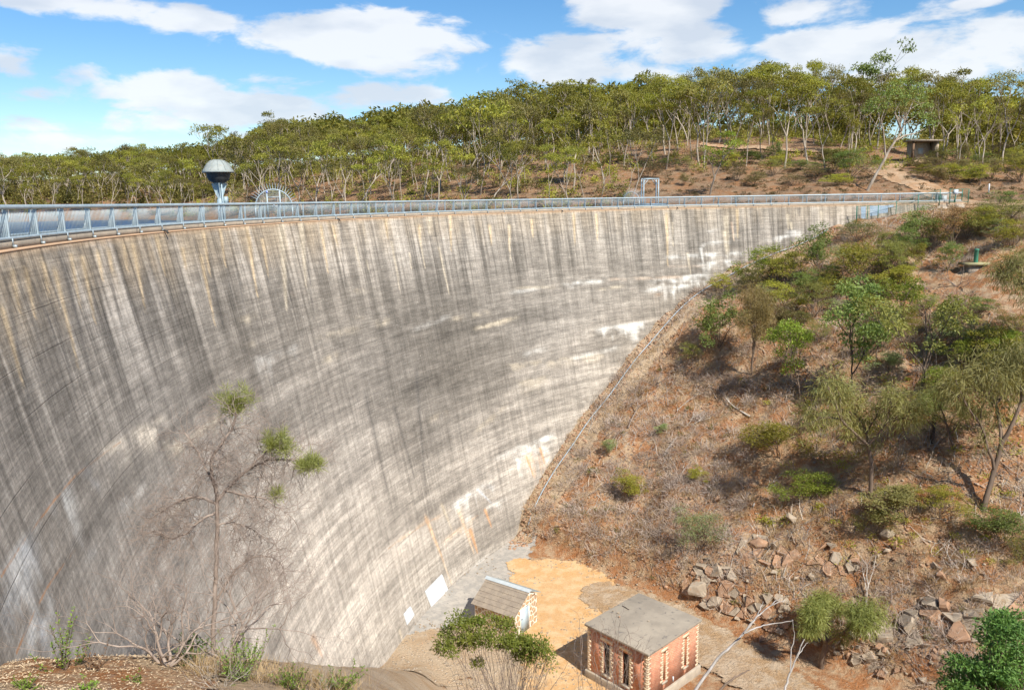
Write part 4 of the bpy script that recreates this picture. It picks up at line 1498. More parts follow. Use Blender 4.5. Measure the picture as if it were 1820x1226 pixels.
def cells(boundary, size, gap, rg, jit=.42):
    """jittered voronoi cells inside a convex polygon, each shrunk by gap"""
    Bd = np.array(boundary, float)
    x0, y0 = Bd.min(0)
    x1, y1 = Bd.max(0)
    sx, sy = size
    pts = []
    for i_, x in enumerate(np.arange(x0 - sx, x1 + 2 * sx, sx)):
        for j_, y in enumerate(np.arange(y0 - sy, y1 + 2 * sy, sy)):
            pts.append((x + (j_ % 2) * sx / 2 + rg.uniform(-jit, jit) * sx, y + rg.uniform(-jit, jit) * sy))
    pts = np.array(pts)
    res = []
    for p in pts:
        if not (x0 - sx < p[0] < x1 + sx and y0 - sy < p[1] < y1 + sy):
            continue
        poly = [q for q in Bd]
        near_ = pts[np.argsort(((pts - p) ** 2).sum(1))[1:16]]
        for q in near_:
            d_ = q - p
            L = np.linalg.norm(d_)
            poly = clip_poly(poly, p + d_ / 2 - d_ / L * gap / 2, d_ / L)
            if len(poly) < 3:
                break
        if len(poly) < 3:
            continue
        A = np.array(poly)
        area = .5 * abs(np.dot(A[:, 0], np.roll(A[:, 1], 1)) - np.dot(A[:, 1], np.roll(A[:, 0], 1)))
        if area > .12 * sx * sy:
            c = A.mean(0)
            res.append(c + (A - c) * (1 - gap / max(sx, sy) * .2))
    return res


def stone_prism(poly, depth, rg, ins=.85):
    """(V,F) local prism: xy outline, z out of the wall with a chamfer"""
    A = np.asarray(poly)
    s = .5 * (np.dot(A[:, 0], np.roll(A[:, 1], -1)) - np.dot(A[:, 1], np.roll(A[:, 0], -1)))
    if s < 0:
        A = A[::-1]
    n = len(A)
    c = A.mean(0)
    top = c + (A - c) * ins
    V = np.vstack([np.c_[A, np.zeros(n)], np.c_[A, np.full(n, depth * .6)], np.c_[top, np.full(n, depth) + rg.uniform(-.3, .3, n) * depth * .3]])
    F = []
    for k_ in (0, 1):
        for i_ in range(n):
            j_ = (i_ + 1) % n
            F.append([k_ * n + i_, k_ * n + j_, (k_ + 1) * n + j_, (k_ + 1) * n + i_])
    F.append([2 * n + i_ for i_ in range(n)])
    return V, F


hut = empty('stone_hut', (-.06, 52.55, -29.85), math.atan2(2.35, 1.66), 'small stone hut with pale blue door and brown sloping roof beside the dam', 'hut')
HX, HY = 2.75, 3.7
ZE, ZR, ZE2, XR = 1.86, 2.95, 2.38, 1.75
M_MORT = pmat('white_mortar', (.78, .72, .62), (.70, .62, .52), 4, .95, .3)
M_HST = pmat('orange_sandstone', (.50, .33, .18), (.40, .27, .16), 2.5, .95, .5, 14, c3=(.5, .36, .22))
M_HST2 = pmat('brown_sandstone', (.36, .25, .16), (.46, .31, .18), 2.5, .95, .5, 14)
gab = [(0, -.3), (HX, -.3), (HX, ZE2), (XR, ZR), (0, ZE)]
n = 5
V = np.array([(x, y, z) for y in (0, HY) for x, z in gab])
obj('wall', V, [[0, 1, 2, 3, 4], [9, 8, 7, 6, 5], [0, 5, 6, 1], [1, 6, 7, 2], [2, 7, 8, 3], [3, 8, 9, 4], [4, 9, 5, 0]], M_MORT, hut)
rgh = np.random.default_rng(3)
DX0, DX1, DH = .62, 1.62, 1.98
gable = [np.array(q, float) for q in [(.05, .02), (HX - .04, .02), (HX - .04, ZE2 - .1), (XR, ZR - .14), (.05, ZE - .08)]]
for poly in cells(gable, (.40, .36), .085, rgh):
    c = poly.mean(0)
    if DX0 - .1 < c[0] < DX1 + .1 and c[1] < DH + .1:
        continue
    V, F = stone_prism(poly, .04, rgh)
    # wall plane y=0 facing -y: local x -> x, local y -> z, out -> -y
    o = obj('stone', np.stack([V[:, 0], -V[:, 2] - .002, V[:, 1]], -1), F, rgh.choice([0, 1]) and M_HST or M_HST2, hut)
left = [np.array(q, float) for q in [(.05, .02), (HY - .05, .02), (HY - .05, ZE - .1), (.05, ZE - .1)]]
for poly in cells(left, (.42, .34), .085, rgh):
    V, F = stone_prism(poly, .04, rgh)
    obj('stone', np.stack([-V[:, 2] - .002, V[:, 0], V[:, 1]], -1), [f[::-1] for f in F], rgh.choice([0, 1]) and M_HST or M_HST2, hut)
# roof: long slope in overlapping courses, short slope, metal ridge
M_ROOF = pmat('brown_roof_sheet', (.29, .24, .185), (.23, .19, .15), 2.0, .9, .35, 12, c3=(.18, .15, .12))
sl = np.array([XR + .02 - (-.28), ZR + .06 - (ZE - .10)])
Ls = np.linalg.norm(sl)
ux = sl / Ls
uz = np.array([-ux[1], ux[0]])
nc = 6
for k_ in range(nc):
    s0, s1 = k_ / nc * Ls, (k_ + 1) / nc * Ls + .03
    o0 = np.array([-.28, ZE - .10])
    for w_ in range(4):
        y0, y1 = -.12 + w_ * (HY + .24) / 4 + .008, -.12 + (w_ + 1) * (HY + .24) / 4 - .004
        dz = .012 * rgh.random()
        qs = [o0 + ux * s0 + uz * (.012 + dz), o0 + ux * s1 + uz * (-.02 + dz), o0 + ux * s1 + uz * (.02 + dz), o0 + ux * s0 + uz * (.05 + dz)]
        V = np.array([(q[0], y, q[1]) for y in (y0, y1) for q in qs])
        obj('roof_sheet', V, [[0, 1, 2, 3], [7, 6, 5, 4], [0, 4, 5, 1], [1, 5, 6, 2], [2, 6, 7, 3], [3, 7, 4, 0]], M_ROOF, hut)
qs = [(XR - .05, ZR + .05), (HX + .42, ZE2 - .08), (HX + .42, ZE2 - .02), (XR - .05, ZR + .11)]
V = np.array([(q[0], y, q[1]) for y in (-.12, HY + .12) for q in qs])
obj('roof_sheet', V, [[0, 1, 2, 3], [7, 6, 5, 4], [0, 4, 5, 1], [1, 5, 6, 2], [2, 6, 7, 3], [3, 7, 4, 0]], M_HOOD, hut)
qs = [(XR - .20, ZR + .02), (XR + .22, ZR + .05), (XR + .05, ZR + .17)]
V = np.array([(q[0], y, q[1]) for y in (-.16, HY + .2) for q in qs])
obj('ridge_cap', V, [[0, 1, 2], [5, 4, 3], [0, 3, 4, 1], [1, 4, 5, 2], [2, 5, 3, 0]], pmat('pale_ridge_metal', (.55, .6, .62), (.48, .53, .55), 2, .4, .05, metal=.3), hut)
dr = obj('door', *box(DX0, DX1, -.045, .02, .0, DH), pmat('pale_blue_door', (.36, .46, .52), (.42, .5, .54), 2, .6, .08), hut)
for z in (.45, 1.2):
    obj('latch', *box(DX0 + .06, DX0 + .14, -.075, -.046, z, z + .07), M_BLACK, dr)
fm = M_MORT
for x0, x1, z0, z1 in ((DX0 - .1, DX0 - .004, 0, DH + .1), (DX1 + .004, DX1 + .1, 0, DH + .1), (DX0, DX1, DH + .004, DH + .1)):
    obj('door_surround', *box(x0, x1, -.055, .02, z0, z1), fm, dr)
obj('vent', *box(XR + .25, XR + .75, -.03, .01, ZE2 + .0, ZE2 + .12), M_TIMB, hut)
# ------------------------------------------------------------------ plants: generators
def nrmz(v):
    v = np.asarray(v, float)
    return v / (np.linalg.norm(v, axis=-1, keepdims=True) + 1e-9)


def leaf_quads(P, D, L, Wd, rg, up_bias=0.4):
    """rhombic leaves: base P, direction D, length L, width Wd"""
    n = len(P)
    D = nrmz(D)
    rnd = rg.normal(size=(n, 3)) * (.75 if up_bias > -1 else .1)
    rnd[:, 2] += 1.0
    Sd = nrmz(np.cross(D, rnd))
    L = np.broadcast_to(L, (n,))[:, None]
    Wd = np.broadcast_to(Wd, (n,))[:, None]
    mid = P + D * L * .45
    V = np.stack([P, mid - Sd * Wd * .5, P + D * L, mid + Sd * Wd * .5], 1).reshape(-1, 3)
    return V, np.arange(4 * n).reshape(n, 4)


class Plant:
    def __init__(self, seed):
        self.rg = np.random.default_rng(seed)
        self.tubes = []
        self.tips = []

    def path(self, p, d, L, n, wig, up):
        rg = self.rg
        pts = [np.array(p, float)]
        d = nrmz(d)
        for _ in range(n):
            d = nrmz(d + rg.normal(size=3) * wig + np.array([0, 0, up]))
            pts.append(pts[-1] + d * L / n)
        return np.array(pts), d

    def grow(self, p, d, L, r, lvl, mx, spread=.55, up=.05, wig=.12, kids=(2, 4), ratio=(.6, .85), rr=.66, sides=(7, 6, 5, 4, 4, 4, 4), midtip=.5, taper=.7):
        rg = self.rg
        n = 6 if lvl == 0 else 4
        pts, de = self.path(p, d, L, n, wig, up)
        self.tubes.append(tube(pts, np.linspace(r, r * taper, n + 1), sides[min(lvl, 6)], False))
        if lvl >= mx:
            self.tips.append((pts[-1], de))
            return
        if lvl >= 1 and rg.random() < midtip:
            self.tips.append((pts[n // 2 + 1], de))
        k = rg.integers(*kids)
        ph = rg.uniform(0, 6.28)
        a = np.cross(de, [0.3, 0.2, 1.0])
        a = nrmz(a)
        c = np.cross(de, a)
        for i in range(k):
            th_ = ph + i * 6.283 / k + rg.uniform(-.5, .5)
            nd = nrmz(de + (a * math.cos(th_) + c * math.sin(th_)) * spread * rg.uniform(.6, 1.3))
            self.grow(pts[-1] if i < 2 or lvl > 0 else pts[rg.integers(n - 2, n + 1)], nd, L * rg.uniform(*ratio), r * rr * rg.uniform(.8, 1.1), lvl + 1, mx, spread, up, wig, kids, ratio, rr, sides, midtip, taper)

    def wood(self):
        return join(self.tubes)

    def clumps(self, a, flat, per, L, Wd, droop, jit=.35, shell=.45):
        rg = self.rg
        Vs, Fs, Ts, n0 = [], [], [], 0
        for (p, d) in self.tips:
            ar = a * rg.uniform(1 - jit, 1 + jit)
            k = max(6, int(per * rg.uniform(.6, 1.3)))
            q = nrmz(rg.normal(size=(k, 3)))
            rad = rg.uniform(shell, 1, (k, 1)) ** .7
            off_ = q * rad * np.array([ar, ar, ar * flat])
            off_[:, 2] = np.where(off_[:, 2] < -ar * flat * .45, -off_[:, 2] * .5, off_[:, 2])
            P = p + off_ + np.array([0, 0, ar * .15])
            D = q * .55 + rg.normal(size=(k, 3)) * .55 + np.array([0, 0, -droop])
            V, F = leaf_quads(P, D, L * rg.uniform(.65, 1.25, k), Wd * rg.uniform(.7, 1.2, k), rg)
            Vs.append(V)
            Fs.append(F + n0)
            n0 += len(V)
            t0 = rg.uniform(.0, .75)
            Ts.append(np.repeat(np.clip(t0 + rg.normal(size=k) * .14, 0, 1), 4))
        return np.vstack(Vs), np.vstack(Fs), np.concatenate(Ts)

    def needles(self, per, L, Wd, droop, a):
        rg = self.rg
        Vs, Fs, Ts, n0 = [], [], [], 0
        for (p, d) in self.tips:
            k = int(per * rg.uniform(.6, 1.3))
            P = p + nrmz(rg.normal(size=(k, 3))) * rg.uniform(0, 1, (k, 1)) ** .6 * a * rg.uniform(.7, 1.25)
            D = (P - p) / (a + 1e-6) * .7 + rg.normal(size=(k, 3)) * .4 + np.array([0, 0, -droop])
            V, F = leaf_quads(P, D, L * rg.uniform(.5, 1.3, k), Wd * rg.uniform(.8, 1.2, k), rg, 0)
            Vs.append(V)
            Fs.append(F + n0)
            n0 += len(V)
            Ts.append(np.repeat(np.clip(rg.uniform(0, .8) + rg.normal(size=k) * .15, 0, 1), 4))
        return np.vstack(Vs), np.vstack(Fs), np.concatenate(Ts)


def leaf_mesh(name, V, F, T, mat):
    me = mesh_np(name, V, F, mat)
    add_attr(me, 'tint', T)
    return me


M_BARK_W = pmat('white_gum_bark', (.42, .36, .29), (.26, .21, .16), 2.2, .85, .15, c3=(.22, .17, .13), stretch=(1, 1, .25))
M_BARK_B = pmat('brown_bark', (.20, .145, .105), (.13, .095, .07), 3.0, .95, .3, stretch=(1, 1, .3))
M_BARK_D = pmat('dark_burnt_bark', (.07, .055, .045), (.12, .09, .07), 3.0, .95, .3, stretch=(1, 1, .3))
M_DEADW = pmat('bleached_dead_wood', (.48, .43, .37), (.34, .29, .24), 3.0, .9, .2, stretch=(1, 1, .3))
M_DEADT = pmat('grey_brown_twigs', (.29, .23, .19), (.20, .155, .125), 4.0, .95, .1)
M_PALET = pmat('pale_dry_twigs', (.37, .30, .25), (.27, .21, .17), 4.0, .95, .1)
L_GUM = leaf_mat('gum_leaves', (.135, .155, .022), (.345, .315, .055), .38)
L_GUMD = leaf_mat('dull_gum_leaves', (.105, .110, .028), (.250, .205, .062), .34)
L_BRIGHT = leaf_mat('bright_leaves', (0.159, 0.232, 0.029), (0.329, 0.378, 0.063), 0.40)
L_YEL = leaf_mat('yellow_olive_leaves', (0.195, 0.201, 0.026), (0.378, 0.342, 0.058), 0.38)
L_OLIVE = leaf_mat('olive_leaves', (0.128, 0.140, 0.034), (0.275, 0.256, 0.071), 0.35)
L_GREY = leaf_mat('grey_green_leaves', (0.159, 0.207, 0.084), (0.317, 0.354, 0.158), 0.35)
L_DARK = leaf_mat('deep_green_leaves', (.040, .100, .020), (.140, .220, .050), .3)
L_MID = leaf_mat('mid_green_leaves', (0.091, 0.140, 0.032), (0.226, 0.262, 0.071), 0.35)
L_SHE = leaf_mat('she_oak_needles', (0.159, 0.156, 0.053), (0.305, 0.275, 0.100), 0.35)
L_SHEB = leaf_mat('brown_she_oak_needles', (0.183, 0.140, 0.053), (0.305, 0.232, 0.092), 0.35)
L_SHEG = leaf_mat('green_she_oak_needles', (0.152, 0.183, 0.047), (0.293, 0.299, 0.089), 0.38)
L_BROWN = leaf_mat('withered_leaves', (0.195, 0.110, 0.053), (0.317, 0.183, 0.079), 0.30)
L_SCRUB = leaf_mat('scrub_leaves', (0.134, 0.104, 0.053), (0.232, 0.189, 0.079), 0.30)


def gum_proto(seed, H=12.0, lean=.12, mx=3, per=70, fork=.38, a=.085, flat=.62, leafL=.42, leafW=.17, spread=.5, bark=M_BARK_W, leaf=L_GUM, r=.0115, kids=(2, 4), midtip=.35):
    pl = Plant(seed)
    rg = pl.rg
    d = nrmz([rg.normal() * lean, rg.normal() * lean, 1])
    pl.grow((0, 0, -.3), d, H * fork, H * r, 0, mx, spread=spread, up=.06, wig=.09, kids=kids, ratio=(.55, .85), midtip=midtip)
    top = max(p[2] for p, _ in pl.tips) + a * H * .7
    s = H / top
    V, F = pl.wood()
    wv = V * s
    LV, LF, LT = pl.clumps(a * H / s, flat, per, leafL / s, leafW / s, .35)
    return (mesh_np('trunk', wv, F, bark, True), leaf_mesh('crown', LV * s, LF, LT, leaf), H)


def shrub_proto(seed, H=3.0, Wd=3.2, per=70, a=.5, leafL=.15, leafW=.06, mx=2, leaf=L_OLIVE, bark=M_BARK_B, stems=6, droop=.1, flat=.75, base=.15):
    pl = Plant(seed)
    rg = pl.rg
    for k in range(stems):
        th_ = k * 6.283 / stems + rg.uniform(-.4, .4)
        sp_ = rg.uniform(.15, 1.0)
        d = nrmz([math.cos(th_) * sp_ * Wd / H, math.sin(th_) * sp_ * Wd / H, 1.0])
        pl.grow((0, 0, -.2), d, H * rg.uniform(.38, .55), .035 * H / 3, 0, mx, spread=.6, up=.02, wig=.12, kids=(2, 4), ratio=(.5, .8), midtip=.8)
    P = np.array([p for p, _ in pl.tips])
    sx = Wd / 2 / max(np.percentile(np.hypot(P[:, 0], P[:, 1]), 92) + a * .6, .1)
    sz = H / (P[:, 2].max() + a * .6)
    V, F = pl.wood()
    sc = np.array([sx, sx, sz])
    pl.tips = [(p * sc, d) for p, d in pl.tips]
    LV, LF, LT = pl.clumps(a, flat, per, leafL, leafW, droop)
    return (mesh_np('stems', V * sc, F, bark, True), leaf_mesh('foliage', LV, LF, LT, leaf), H)


def sheoak_proto(seed, H=5.0, per=85, L=.31, Wd=.024, droop=.5, a=.55, leaf=L_SHE, bark=M_BARK_B, lean=.2, fork=.42, mx=3, spread=.7):
    pl = Plant(seed)
    rg = pl.rg
    d = nrmz([rg.normal() * lean, rg.normal() * lean, 1])
    pl.grow((0, 0, -.3), d, H * fork, H * .018, 0, mx, spread=spread, up=.05, wig=.12, kids=(3, 5), ratio=(.5, .75), midtip=.7)
    top = max(p[2] for p, _ in pl.tips) + a * .5
    s = H / top
    pl.tips = [(p * s, d) for p, d in pl.tips]
    V, F = pl.wood()
    LV, LF, LT = pl.needles(per, L, Wd, droop, a)
    return (mesh_np('trunk', V * s, F, bark, True), leaf_mesh('crown', LV, LF, LT, leaf), H)


def dead_proto(seed, H=3.0, mx=4, stems=1, bark=M_DEADT, spread=.6, r=.02, wig=.16, kids=(2, 4), droop=0.0, fork=.3, low=0.6):
    pl = Plant(seed)
    rg = pl.rg
    for k in range(stems):
        th_ = k * 6.283 / max(stems, 1) + rg.uniform(-.5, .5)
        sp_ = 0.1 if stems == 1 else rg.uniform(.3, 1.2) * low
        d = nrmz([math.cos(th_) * sp_, math.sin(th_) * sp_, 1.0])
        pl.grow((0, 0, -.1), d, H * fork * rg.uniform(.8, 1.15), H * r * (1 if stems == 1 else .6), 0, mx, spread=spread, up=.02 - droop, wig=wig, kids=kids, ratio=(.6, .9), rr=.6, midtip=0, sides=(6, 5, 4, 3, 3, 3, 3), taper=.6)
    V, F = pl.wood()
    s = H / V[:, 2].max()
    return mesh_np('branches', V * s, F, bark, True), H, [(p * s, d) for p, d in pl.tips]


def put(name, protos, loc, rz, sc, label, cat, group=None, leaf=None, names=('trunk', 'crown'), tilt=(0, 0)):
    root = bpy.data.objects.new(name, None)
    root.empty_display_size = .3
    root.location = [float(v) for v in loc]
    root.rotation_euler = (tilt[0], tilt[1], rz)
    root.scale = sc if isinstance(sc, (tuple, list)) else (sc, sc, sc)
    COL.objects.link(root)
    tag(root, label, cat, group)
    for me, nm in zip(protos[:2], names):
        o = bpy.data.objects.new(nm, me)
        COL.objects.link(o)
        o.parent = root
        if leaf is not None and nm in ('crown', 'foliage'):
            o.material_slots[0].link = 'OBJECT'
            o.material_slots[0].material = leaf
    return root


# ------------------------------------------------------------------ woodland on the far hillside
GP_ = [gum_proto(100 + i, H=12, lean=.16, per=150, leafL=.34, leafW=.125, fork=[.40, .34, .45, .38][i % 4], a=[.098, .085, .11][i % 3], spread=[.5, .62, .45, .55][i % 4], flat=[.55, .48, .62][i % 3],
                 leaf=[L_GUM, L_GUM, L_GUMD][i % 3]) for i in range(12)]
SLIM = [gum_proto(140 + i, H=11, lean=.10, per=50, fork=.55, a=.07, spread=.38, mx=3, r=.010, leaf=[L_GUM, L_GUMD][i % 2]) for i in range(4)]
rg = np.random.default_rng(77)
cand = []
N_TRY = 60000
pxs = rg.uniform(-60, 1880, N_TRY)
Ds = rg.uniform(104, 330, N_TRY) ** 1.0
X = (pxs - 910) / FPX * Ds
Y = Ds
Zg = z_up(X, Y)
sd_ = side_of_dam(X, Y)
ok = (sd_ > 3) & (Zg > -1.2)
# open ground near the end of the dam and along the paths
opx, opy = project(X, Y, Zg)
open_ = ((opx > 1130) & (opy > 303) & (opx < 1535)) | ((opx >= 1520) & (opy > 300)) | ((opx > 1535) & (opx < 1660) & (opy > 272)) | ((Y < 112) & (X > 20))
trk = (opx > 1230) & (opx < 1460) & (abs(opy - 266) < 9)
ok &= ~open_ & ~trk
idx = np.where(ok)[0]
# nearer first so that close trees win the spacing test
idx = idx[np.argsort(Ds[idx] + rg.uniform(0, 60, len(idx)))]
acc = []
gridc = {}
for k_ in idx:
    mind = 3.9 + .010 * Ds[k_]
    if Ds[k_] > 205:
        mind = 5.0
    cx_, cy_ = int(X[k_] // 6), int(Y[k_] // 6)
    good = True
    for a_ in (-1, 0, 1):
        for c_ in (-1, 0, 1):
            for q in gridc.get((cx_ + a_, cy_ + c_), ()):
                if (X[q] - X[k_]) ** 2 + (Y[q] - Y[k_]) ** 2 < mind ** 2:
                    good = False
                    break
    if good:
        acc.append(k_)
        gridc.setdefault((cx_, cy_), []).append(k_)
acc = np.array(acc)
# visibility score: front rows and skyline first
fx = np.linspace(-80, 1900, 60)
front = np.array([min([Ds[q] for q in acc if abs(opx[q] - f_) < 60] + [320.0]) for f_ in fx])
score = (Ds[acc] - np.interp(opx[acc], fx, front)) * (1.0 + .5 * (opx[acc] > 1500))
order = acc[np.argsort(score)]
near_n = min(296, len(order))
near_t, far_t = order[:near_n], order[near_n:near_n + 1100]
print('TREES', len(order))


def zone(px):
    for lim, t in ((150, 'at the far left'), (350, 'left of the dome tower'), (440, 'behind the dome tower'), (540, 'behind the arched gate'), (760, 'right of the arched gate'), (980, 'in the middle'),
                   (1130, 'left of the portal frame'), (1300, 'above the portal frame'), (1500, 'above the hillside track'), (1680, 'around the stone shelter')):
        if px < lim:
            return t
    return 'at the right edge'


ORD = 'first second third fourth fifth sixth seventh eighth ninth tenth eleventh twelfth thirteenth fourteenth fifteenth sixteenth seventeenth eighteenth nineteenth twentieth'.split()
ORD += ['twenty-' + w for w in ORD[:9]] + ['thirtieth'] + ['thirty-' + w for w in ORD[:9]] + ['fortieth'] + ['forty-' + w for w in ORD[:9]]
rowz = {}
for k_ in near_t:
    slim = rg.random() < .22
    dd_ = Ds[k_] - np.interp(opx[k_], fx, front)
    row = 'on the lower slope' if dd_ < 14 else ('mid slope' if dd_ < 40 else 'on the upper slope')
    rowz.setdefault((slim, row, zone(opx[k_])), []).append(k_)
for (slim, row, z_), ks in rowz.items():
    kind_ = 'slender' if slim else 'spreading'
    for r_, k_ in enumerate(sorted(ks, key=lambda q: opx[q])):
        D = Ds[k_]
        pr = SLIM[rg.integers(len(SLIM))] if slim else GP_[rg.integers(len(GP_))]
        hgt = rg.uniform(9.0, 15.2) * (1.15 if rg.random() < .12 else 1.0)
        if opx[k_] < 420:
            hgt *= .88
        if D < 128:
            hgt *= .78
        s = hgt / pr[2]
        lab = f'{ORD[r_]} {kind_} gum from the left {row}, {z_}' if len(ks) > 1 else f'only {kind_} gum tree {row}, {z_}'
        put('gum_tree', pr, (X[k_], Y[k_], Zg[k_] - .1), rg.uniform(0, 6.28), (s * rg.uniform(.78, 1.08), s * rg.uniform(.78, 1.08), s), lab, 'tree', 'gum trees on the far hillside')
# the wood behind them, one mass
if len(far_t):
    low = [gum_proto(180 + i, H=12, per=15, a=.12, leafL=1.1, leafW=.5, mx=3, leaf=L_GUM) for i in range(3)]
    arr = []
    for pr in low:
        me_ = pr[1]
        v = np.empty(len(me_.vertices) * 3, np.float32)
        me_.vertices.foreach_get('co', v)
        t = np.empty(len(me_.vertices), np.float32)
        me_.attributes['tint'].data.foreach_get('value', t)
        arr.append((v.reshape(-1, 3), t))
    VV, TT = [], []
    for k_ in far_t:
        v, t = arr[rg.integers(3)]
        s = rg.uniform(9.0, 14.5) / 12 * (.8 if opx[k_] < 450 else 1.0)
        th_ = rg.uniform(0, 6.28)
        c_, s_ = math.cos(th_), math.sin(th_)
        q = np.stack([v[:, 0] * c_ - v[:, 1] * s_, v[:, 0] * s_ + v[:, 1] * c_, v[:, 2]], -1) * s + np.array([X[k_], Y[k_], Zg[k_]])
        VV.append(q)
        TT.append(np.clip(t + rg.uniform(-.3, .2), 0, 1))
    VV = np.vstack(VV)
    me_ = leaf_mesh('far_wood', VV, np.arange(len(VV)).reshape(-1, 4), np.concatenate(TT), L_GUM)
    o = obj_me('far_wood', me_)
    o['kind'] = 'stuff'
    tag(o, 'distant gum woodland filling the hill behind the front rows of trees', 'woodland')


# singled-out trees
def px_scale(q):
    return np.linalg.norm(np.asarray(q) - np.array([0, 0, EYE])) / FPX


def leaning_gum():
    q = hit(1541, 339)
    s = px_scale(q)
    Yq = q[1]

    def P(x, y, dy=0.0):
        return at_y(x, y, Yq + dy) - q
    pl = Plant(901)
    limbs = [([(1541, 341), (1556, 312), (1572, 284), (1582, 264), (1592, 250)], .22, .15, 0),
             ([(1592, 250), (1603, 232), (1608, 214), (1617, 195), (1622, 182)], .13, .06, .8),
             ([(1592, 250), (1608, 241), (1626, 238), (1646, 228)], .13, .05, 1.2),
             ([(1574, 280), (1572, 255), (1570, 232), (1566, 212), (1572, 195)], .13, .05, -.8),
             ([(1603, 232), (1596, 215), (1590, 200), (1600, 180)], .10, .04, -.2), ([(1606, 222), (1620, 212), (1634, 200)], .08, .04, .6),
             ([(1582, 264), (1592, 262), (1602, 260)], .06, .03, -.3), ([(1617, 195), (1632, 186), (1645, 182)], .06, .03, .9), ([(1572, 232), (1556, 220), (1545, 205)], .06, .03, -1.0)]
    for pts, r0, r1, dy in limbs:
        A = np.array([P(x, y, dy * i / len(pts) * 1.6) for i, (x, y) in enumerate(pts)])
        pl.tubes.append(tube(A, np.linspace(r0, r1, len(A)), 8, False))
    for x, y in [(1545, 190), (1540, 200), (1555, 183), (1568, 180), (1580, 188), (1590, 172), (1600, 165), (1610, 172), (1618, 160), (1628, 168), (1640, 176), (1650, 188), (1636, 190), (1622, 180), (1605, 185), (1655, 205), (1646, 212), (1632, 205),
                 (1565, 170), (1578, 168), (1588, 158), (1660, 220), (1650, 225), (1612, 152), (1598, 150), (1632, 155), (1645, 165), (1552, 196), (1575, 196)]:
        pl.tips.append((P(x, y, pl.rg.uniform(-2.2, 2.2)), None))
    V, F = join(pl.tubes)
    LV, LF, LT = pl.clumps(1.0, .7, 95, .36, .14, .4)
    put('gum_tree', (mesh_np('trunk', V, F, M_BARK_W, True), leaf_mesh('crown', LV, LF, LT, L_MID)), q, 0, 1, 'large gum with white trunk leaning right above the end of the dam', 'tree')


leaning_gum()
for bx_, by_, ht_, wd_, seed, lab, lf in [(1548, 262, 160, .85, 911, 'tall gum with crown standing clear above the skyline over the leaning gum', L_MID), (1262, 346, 105, 1.25, 912, 'short bushy round crowned gum on the slope right of the portal frame', L_BRIGHT),
                                         (1436, 292, 150, .95, 913, 'tall white trunked gum left of the leaning gum', L_GUM), (1252, 300, 165, .9, 915, 'tall open crowned gum breaking the skyline right of centre', L_GUMD),
                                         (385, 352, 118, .9, 916, 'tall gum standing above the dome tower on the skyline', L_GUM), (1703, 305, 110, .8, 917, 'slim white trunked gum right of the stone shelter', L_GUM), (1745, 306, 120, .8, 918, 'forked white trunked gum between shelter and right edge', L_GUMD)]:
    q = hit(bx_, by_)
    pr = gum_proto(seed, H=12, lean=.1, per=75, fork=.42 if seed != 912 else .3, a=.085, spread=.5, leaf=lf)
    s = ht_ * px_scale(q) / 12
    put('gum_tree', pr, q, seed * .7, (s * wd_, s * wd_, s), lab, 'tree')

# ------------------------------------------------------------------ scrub under the trees: one mass of low brush
def scrub_stuff(name, pts, size, per, L, Wd, mat, seed, label, flat=.7):
    rg = np.random.default_rng(seed)
    n = len(pts)
    k = per
    q = nrmz(rg.normal(size=(n, k, 3)))
    q[..., 2] = np.abs(q[..., 2])
    sz = (size * rg.uniform(.5, 1.5, n))[:, None, None]
    P = pts[:, None, :] + q * rg.uniform(.3, 1, (n, k, 1)) * sz * np.array([1, 1, flat])
    D = q * .6 + rg.normal(size=(n, k, 3)) * .6 + np.array([0, 0, .15])
    V, F = leaf_quads(P.reshape(-1, 3), D.reshape(-1, 3), np.repeat(L * rg.uniform(.6, 1.3, n), k), np.repeat(Wd * rg.uniform(.7, 1.3, n), k), rg)
    T = np.repeat(np.clip(np.repeat(rg.uniform(0, 1, n), k) * .8 + rg.uniform(0, .2, n * k), 0, 1), 4)
    o = obj_me(name, leaf_mesh(name, V, F, T, mat))
    o['kind'] = 'stuff'
    tag(o, label, 'scrub')
    return o


k_ = rg.permutation(np.where((sd_ > 2.5) & (Zg > -1.4) & ~trk)[0])
dens = ((opx < 1130) | (opy < 305)) & (Ds < 300)
k1 = k_[dens[k_]][:3000]
pts = np.stack([X[k1], Y[k1], Zg[k1]], -1)
scrub_stuff('undergrowth', pts[:1400], 1.15, 46, .6, .16, L_SCRUB, 1, 'brown scrub growing between the gum trunks on the far hillside', 1.2)
scrub_stuff('undergrowth', pts[1400:], 1.15, 60, .5, .17, L_GUM, 2, 'green scrub growing between the gum trunks on the far hillside', 1.35)
k3 = k_[(opx[k_] < 520) & (Ds[k_] > 205)][:1000]
scrub_stuff('undergrowth', np.stack([X[k3], Y[k3], Zg[k3]], -1), 2.2, 60, .95, .34, L_GUMD, 5, 'dense dull green scrub on the far left shore', 1.3)
k4 = k_[(opx[k_] >= 480) & (Ds[k_] > 175) & (Ds[k_] < 300)][:1500]
scrub_stuff('undergrowth', np.stack([X[k4], Y[k4], Zg[k4]], -1), 1.9, 52, .8, .28, L_GUMD, 6, 'dense dull green scrub along the crest of the hill', 1.25)
k2 = k_[(~dens[k_]) & (Ds[k_] < 150) & (Y[k_] > 108)][:420]
scrub_stuff('undergrowth', np.stack([X[k2], Y[k2], Zg[k2]], -1), .45, 40, .3, .08, L_SCRUB, 3, 'sparse low brush on the open slope above the end of the dam')
